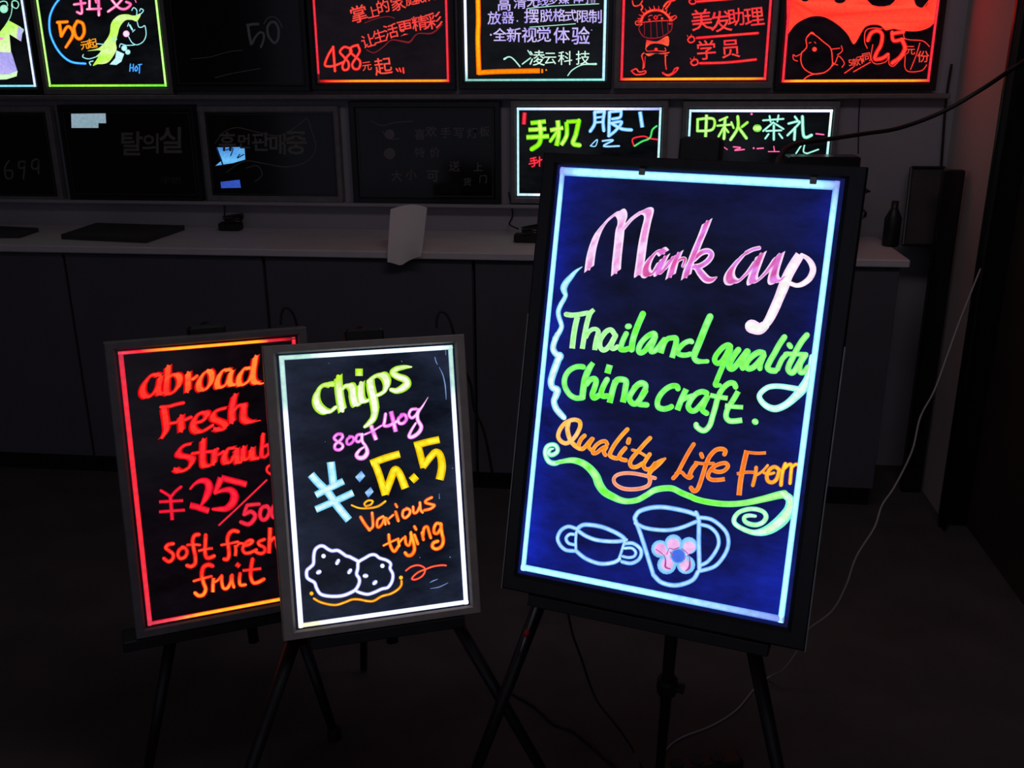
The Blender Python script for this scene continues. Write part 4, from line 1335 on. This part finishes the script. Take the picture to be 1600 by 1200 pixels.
k = Ink(p12, WW).colors(lin(170, 255, 30), lin(90, 220, 20), lin(230, 255, 120))
k.draw("p w11 118 128 190 120;p w11 108 160 192 155;p w12 98 195 205 190;w12 160 125 166 180 158 225 125 250;p w11 210 162 272 150;p w12 246 115 250 180 240 235;w9 245 165 212 212;p w11 287 122 288 185 262 232;p w10 287 122 352 118;w12 345 118 332 180 318 222 347 232")
k.build('lettering', b12, 'two yellow-green characters')
k = Ink(p12, WW).colors(lin(190, 240, 255), lin(70, 170, 255))
k.draw("w9 420 78 420 130 400 165;p w9 420 76 470 72;w9 466 74 460 120 463 162;w6 425 102 458 98;w6 425 125 458 122;p w8 490 75 545 70;w8 545 72 540 100 505 108;p w9 490 72 487 192;w8 500 128 548 122 520 162 488 188;w9 505 132 548 155 592 160;"
       "p w10 634 74 645 148;w3 400 235 432 205 425 235 405 237;w5 458 212 508 208 462 236 535 236")
k.build('lettering', b12, 'large pale cyan characters')
k = Ink(p12, WW).colors(lin(255, 60, 75), lin(220, 10, 40))
k.draw("p w10 90 78 86 134;w4 118 296 142 290;w4 118 307 146 302;w4 112 320 150 314;w4 132 292 137 325 125 333;w4 160 288 160 330;w4 152 308 170 300;w4 605 235 600 202 650 190 680 200 715 205")
k.build('lettering', b12, 'small red marks and characters')
k = Ink(p12, WW).colors(lin(90, 240, 130), lin(30, 170, 60))
k.draw("w5 610 235 642 215 680 198 692 160 712 142")
k.build('drawing', b12, 'green vine flourish')
k = Ink(p13, WW).colors(lin(190, 255, 90), lin(110, 220, 60), lin(235, 255, 200))
k.draw("p w7 906 108 905 165;w7 906 110 980 108 975 158 905 165;p w8 948 88 942 222;w6 1045 100 1010 115;w6 1000 140 1060 135;w8 1035 110 1030 200;w6 1030 145 1005 190;w6 1035 150 1050 170;w6 1065 125 1075 150;w7 1140 125 1115 145;w8 1095 98 1095 150 1062 205;w8 1100 150 1135 198;w18 1184 152 1190 152")
k.build('lettering', b13, 'two yellow-green characters and a dot')
k = Ink(p13, WW).colors(lin(205, 255, 240), lin(90, 215, 190))
k.draw("w5 1215 115 1310 108;w5 1245 95 1250 122;w5 1287 92 1282 120;w5 1262 125 1215 165;w5 1262 125 1310 155;w5 1230 165 1300 162;w6 1265 140 1265 205;w5 1240 180 1225 200;w5 1290 178 1305 198;"
       "w6 1365 98 1375 112;w6 1335 130 1388 122 1330 185;w7 1365 150 1362 205;w8 1400 98 1404 180 1418 195 1442 185;w4 1395 232 1370 270;w4 1410 230 1405 262 1420 270;w4 1420 272 1475 252")
k.build('lettering', b13, 'two pale mint characters')
k = Ink(p13, WW).colors(lin(255, 130, 190), lin(220, 40, 110))
k.draw("w3 1010 240 1015 256;w3 1025 238 1045 252;w4 1075 240 1108 244 1080 256 1125 252;d w5 1170 246;w4 1187 248 1215 246;w3 1240 262 1290 262;w3 1265 238 1268 260;w4 1465 178 1500 182;d w6 1160 85")
k.build('lettering', b13, 'small pink row of characters')

# ================================================================ COUNTER CLUTTER
# flat dark boards lying on the worktop
for (lab, a, b, c, d, z, th) in (
        ('dark flat board lying on the worktop, right one of the two', (95, 366), (228, 372), (288, 352), (150, 348), 0.0, 0.02),
        ('dark flat board lying at the left end of the worktop', (-60, 366), (30, 366), (60, 356), (-20, 352), 0.0, 0.016)):
    P = [on_z(p[0], p[1], cz + th) for p in (a, b, c, d)]
    ctr = sum(P, Vector()) / 4
    for p in P:
        p.y = min(p.y, WY - 0.01)
    v = [(p.x - ctr.x, p.y - ctr.y, 0.0) for p in P] + [(p.x - ctr.x, p.y - ctr.y, th) for p in P]
    o = new_obj('spare_board', v, [(3, 2, 1, 0), (4, 5, 6, 7), (0, 1, 5, 4), (1, 2, 6, 5), (2, 3, 7, 6), (3, 0, 4, 7)], M_DARKWOOD)
    o.location = (ctr.x, ctr.y, cz)
    tag(o, lab, 'board')

# curled sheet of white paper hanging over the worktop edge
pa = on_y(633, 385, CY - 0.03)
t = MB()
nu, nv = 10, 12
prof = []
L0 = Vector((pa.x - 0.075, CY + 0.12, cz + 0.17))
verts = []
faces = []
for j in range(nv + 1):
    s = j / nv
    for i in range(nu + 1):
        r = i / nu
        x = pa.x - 0.062 + 0.128 * r
        z = cz + 0.145 - 0.165 * s + 0.012 * math.sin(r * 3)
        if s > 0.8:
            z -= 0.2 * (s - 0.8) * (1 - abs(r - 0.35) * 2)
        y = CY + 0.045 - 0.11 * s + 0.028 * math.sin((r - 0.2) * 3.1 + s)
        verts.append((x - pa.x, y - CY, z - cz))
        if i < nu and j < nv:
            a = j * (nu + 1) + i
            faces.append((a, a + 1, a + nu + 2, a + nu + 1))
n0 = len(verts)
verts += [(x, y + 0.0012, z) for x, y, z in verts]
faces += [tuple(reversed([i + n0 for i in q])) for q in faces]
o = new_obj('paper_sheet', verts, faces, M_PAPER, None, True)
o.location = (pa.x, CY, cz)
tag(o, 'curled white paper sheet standing at the worktop edge', 'paper')


def adapter(px, py, label, w=0.09):
    p = on_z(px, py, cz + 0.02)
    p.y = min(p.y, WY - 0.07)
    t = thing('power_adapter', label, 'power adapter', (p.x, p.y, cz))
    MB().box((-w / 2, -0.025, 0.0), (w / 2, 0.025, 0.033), bev=0.005).build('body', M_CABLE, t)
    pts = []
    for i in range(26):
        a = i * 0.75
        pts.append((w * 0.35 * math.cos(a) + 0.02, -0.012 + 0.03 * math.sin(a * 1.1), 0.038 + 0.0011 * i))
    MB().tube(catmull(pts, 3), 0.0035, 6).build('coiled_cord', M_CABLE, t, True)
    return p


pa1 = adapter(361, 352, 'black power adapter with coiled cord under the leaf board')
pa2 = adapter(822, 370, 'black power adapter on the worktop left of the big board')


def cable(label, pts, r, m, name='cable'):
    q = catmull([tuple(p) for p in pts], 6)
    o0 = Vector(pts[len(pts) // 2])
    o = MB().tube(q, r, 6).build(name, m, None, True, loc=o0)
    return tag(o, label, 'cable')


a = on_y(350, 318, WY - 0.012)
cable('thin black cord dropping from the leaf board to its adapter', [a, on_y(351, 335, WY - 0.02), Vector((pa1.x - 0.02, pa1.y, cz + 0.05))], 0.003, M_CABLE)
a = on_y(795, 300, WY - 0.012)
cable('thin black cord hanging left of the white-bordered board', [a, on_y(801, 335, WY - 0.015), on_y(796, 350, WY - 0.03), Vector((pa2.x - 0.03, pa2.y, cz + 0.05))], 0.003, M_CABLE)

# gear right of the big board, on the worktop
p = on_y(1345, 390, CY + 0.15)
t = thing('speaker_box', 'stack of dark boxes on the worktop just right of the big board', 'electronics', (p.x - 0.08, CY + 0.2, cz))
h1 = on_y(1335, 243, CY + 0.2).z - cz
MB().box((-0.07, -0.09, 0.0), (0.055, 0.09, h1 * 0.30), bev=0.006).build('lower_box', M_DARKWOOD, t)
MB().box((-0.075, -0.08, h1 * 0.31), (0.085, 0.08, h1 * 0.48), bev=0.02).build('middle_box', M_BLACK, t)
MB().box((-0.07, -0.085, h1 * 0.485), (0.05, 0.08, h1 * 0.60), bev=0.01).build('grip_box', M_BLACK, t)
MB().box((-0.07, -0.08, h1 * 0.605), (0.088, 0.07, h1 * 0.68), bev=0.015).build('dial_box', M_BLACK, t)
MB().box((-0.20, -0.06, h1 * 0.685), (0.045, 0.05, h1), bev=0.004).build('upper_box', M_BLACKFRAME, t)
MB().tube([(0.06, -0.095, h1 * 0.36), (0.066, -0.095, h1 * 0.44)], 0.003, 6).build('latch', M_STEEL, t)

# leaning dark panel at the counter's right end, and a narrow post beside it
a = on_y(1425, 262, WY - 0.06)
b = on_y(1470, 262, WY - 0.06)
xR = PX - 0.02
lp = Vector((a.x, WY - 0.03, a.z))
base = on_y(1408, 392, WY - 0.16)
zc = cz
v = []
for (x, y, z) in ((base.x, WY - 0.17, zc + 0.001), (xR, WY - 0.17, zc + 0.001), (xR, WY - 0.05, a.z), (a.x, WY - 0.05, a.z)):
    v.append(Vector((x, y, z)))
# the part that overhangs the worktop end stands on a dark crate below
pt = thing('leaning_panel', 'dark flat panel leaning in the corner on the worktop end', 'board', ((v[0].x + v[1].x) / 2, WY - 0.17, zc))
o0 = Vector(pt.location)
vv = [q - o0 for q in v] + [q - o0 + Vector((0, 0.018, 0)) for q in v]
fs = [(0, 1, 2, 3), (7, 6, 5, 4), (0, 4, 5, 1), (1, 5, 6, 2), (2, 6, 7, 3), (3, 7, 4, 0)]
new_obj('panel', vv, fs, M_DARKWOOD, pt)
e_ = MB()
for i in range(4):
    j = (i + 1) % 4
    e_.tube([vv[i] + Vector((0, -0.003, 0)), vv[j] + Vector((0, -0.003, 0))], 0.006, 6)
e_.build('edging', M_BLACK, pt)
q = on_y(1399, 314, WY - 0.2)
t = MB().box((-0.022, -0.02, 0), (0.022, 0.02, q.z - cz), bev=0.004).build('dark_bottle', M_BLACK)
bt = MB()
hh = q.z - cz
prof = [(0.0, 0.026), (0.006, 0.03), (hh * 0.62, 0.03), (hh * 0.78, 0.018), (hh * 0.84, 0.013), (hh, 0.013)]
bpy.data.objects.remove(t)
o = MB().tube([(0, 0, z) for z, r in prof], [r for z, r in prof], 14).build('bottle', M_BLACK, None, True)
o.location = (q.x, WY - 0.2, cz)
tag(o, 'dark bottle on the worktop left of the leaning panel', 'bottle')

# tall dark cabinet standing in the corner right of the counter
t = thing('tall_panel', 'tall dark plank standing upright in the corner beside the counter', 'plank', (PX - 0.05, WY - 0.25, 0))
zt = on_y(1487, 265, WY - 0.25).z
MB().box((-0.035, -0.02, 0), (0.035, 0.02, zt), bev=0.004).build('plank', M_BLACKFRAME, t)

# ================================================================ CABLES
cable('thick black cable swooping from the big board up to the right', [
    PB.world(PB.uv(1200, 330)[0], -0.036, PB.uv(1200, 330)[1]), PB.world(PB.uv(1205, 285)[0], -0.06, PB.uv(1205, 285)[1]), on_y(1222, 238, 2.05), on_y(1255, 223, 2.2), on_y(1290, 218, 2.3), on_y(1350, 209, 2.5), on_y(1405, 200, 2.6), on_y(1470, 176, 2.65), on_y(1530, 142, 2.65), on_y(1575, 112, 2.6), on_y(1605, 92, 2.55), on_y(1680, 30, 2.5)], 0.0055, M_CABLE)
cable('thin dark wire hanging down the back wall beside the tea board', [on_y(1345, 139, WY - 0.006), on_y(1342, 180, WY - 0.006), on_y(1341, 240, WY - 0.006)], 0.002, M_CABLE)
cable('thin dark wire hanging down the corner behind the thick cable', [on_y(1487, 100, WY - 0.02), on_y(1478, 160, WY - 0.02), on_y(1472, 240, WY - 0.02), on_y(1466, 330, WY - 0.02)], 0.0045, M_CABLE)
D1 = 2.45
cable('long pale cord hanging from the right wall down past the big board', [
    depth(1532, 420, 2.75), depth(1500, 500, 2.7), depth(1482, 550, 2.65), depth(1460, 610, 2.6), depth(1438, 652, 2.55), depth(1425, 705, 2.5), depth(1398, 760, 2.45), depth(1378, 790, 2.42),
    depth(1366, 825, 2.40), depth(1338, 870, 2.40), depth(1322, 915, 2.40), depth(1300, 955, 2.42), depth(1262, 985, 2.46), depth(1248, 1013, 2.49), depth(1225, 1045, 2.53), on_z(1203, 1057, 0.02),
    on_z(1180, 1075, 0.006), on_z(1150, 1110, 0.004), on_z(1110, 1135, 0.004), on_z(1060, 1155, 0.004), on_z(1035, 1180, 0.004), on_z(1020, 1215, 0.004)], 0.0026, M_WHITECABLE)
fz = 0.004
cable('thin black cord snaking over the floor from where the legs cross', [on_z(800, 1085, fz), on_z(835, 1105, fz), on_z(865, 1132, fz), on_z(895, 1143, fz), on_z(930, 1172, fz), on_z(968, 1205, fz)], 0.003, M_CABLE)
p0 = PB.world(*(lambda q: (q[0], -0.045, q[1]))(PB.uv(872, 935)))
cable('thin black cord hanging from the bottom of the big board to the floor', [p0, depth(893, 985, 1.98), depth(907, 1025, 2.0), depth(930, 1090, 2.02), depth(960, 1130, 2.03), on_z(985, 1165, 0.02), on_z(1006, 1205, fz)], 0.0026, M_CABLE)
q1 = PC.uv(704, 512)
T1 = PC.world(q1[0], -0.05, q1[1])


def loop(plane, px, py, label, tail):
    def at(x, y, n=-0.05):
        a, b = plane.uv(x, y)
        return plane.world(a, n, b)
    pts = [at(px - 10, py + 24), at(px - 9, py + 8), at(px - 4, py - 2), at(px + 4, py), at(px + 11, py + 10), at(px + 16, py + 26)] + tail(at)
    return cable(label, pts, 0.003, M_CABLE)


loop(PC, 700, 488, 'black cord looped above the chips board and trailing down its right side', lambda at: [at(728, 560, -0.06), at(746, 600, -0.06), at(752, 640, -0.06), at(765, 670, -0.06), at(773, 700, -0.06), at(785, 745, -0.08)])
loop(PR, 455, 486, 'short black cord loop above the red-bordered board', lambda at: [])
# red and white cord along the left leg of the tall easel
la = PB.uv(838, 935)
lb = PB.uv(806, 1025)
A = PB.world(la[0], -0.028, la[1])
Bq = PB.world(lb[0], -0.028, lb[1])
s = thing('tassel_cord', 'pale cord with a red bead hanging from the big board left corner', 'cord', A)
MB().tube([Vector((0, 0, 0)), (Bq - A) * 0.3, (Bq - A) * 0.62], [0.002, 0.0035, 0.003], 6).build('cord', M_WHITECABLE, s, True)
MB().tube([(Bq - A) * 0.60, (Bq - A) * 0.67, (Bq - A) * 0.74], [0.003, 0.0055, 0.003], 8).build('bead', mat('red_bead', lin(230, 30, 50), 0.4), s, True)
MB().tube([(Bq - A) * 0.74, (Bq - A)], [0.003, 0.0012], 6).build('tail', M_WHITECABLE, s, True)

# dark stone-like power strip by the centre post foot
p = on_z(1095, 1190, 0.03)
t = thing('power_strip', 'dark power strip on the floor beside the tall easel centre post', 'power strip', (p.x, p.y, 0))
Mr = Matrix.Rotation(math.radians(18), 4, 'Z')
MB().box((-0.10, -0.025, 0), (0.10, 0.025, 0.035), Mr, 0.006).build('body', M_BLACK, t)
for i in range(3):
    MB().tube([Mr @ Vector((-0.06 + i * 0.05, 0, 0.0351)), Mr @ Vector((-0.06 + i * 0.05, 0, 0.038))], 0.016, 12).build('socket', M_DARKWOOD, t)

# cable bundle and pipe down the edge of the pale wall strip
for i, (dx, r) in enumerate(((0.0, 0.012), (0.03, 0.008))):
    y = pn.y - 0.075 - dx
    o = MB().tube([(PX - 0.02, y, 0.0), (PX - 0.024, y + 0.004, 1.0), (PX - 0.02, y - 0.004, 2.0), (PX - 0.02, y, CEIL)], r, 8).build('conduit', M_BLACKFRAME if i == 0 else M_CABLE, None, True)
    tag(o, ('dark pipe running up the edge of the dark door frame', 'black cable running up beside the dark pipe')[i], 'pipe' if i == 0 else 'cable')
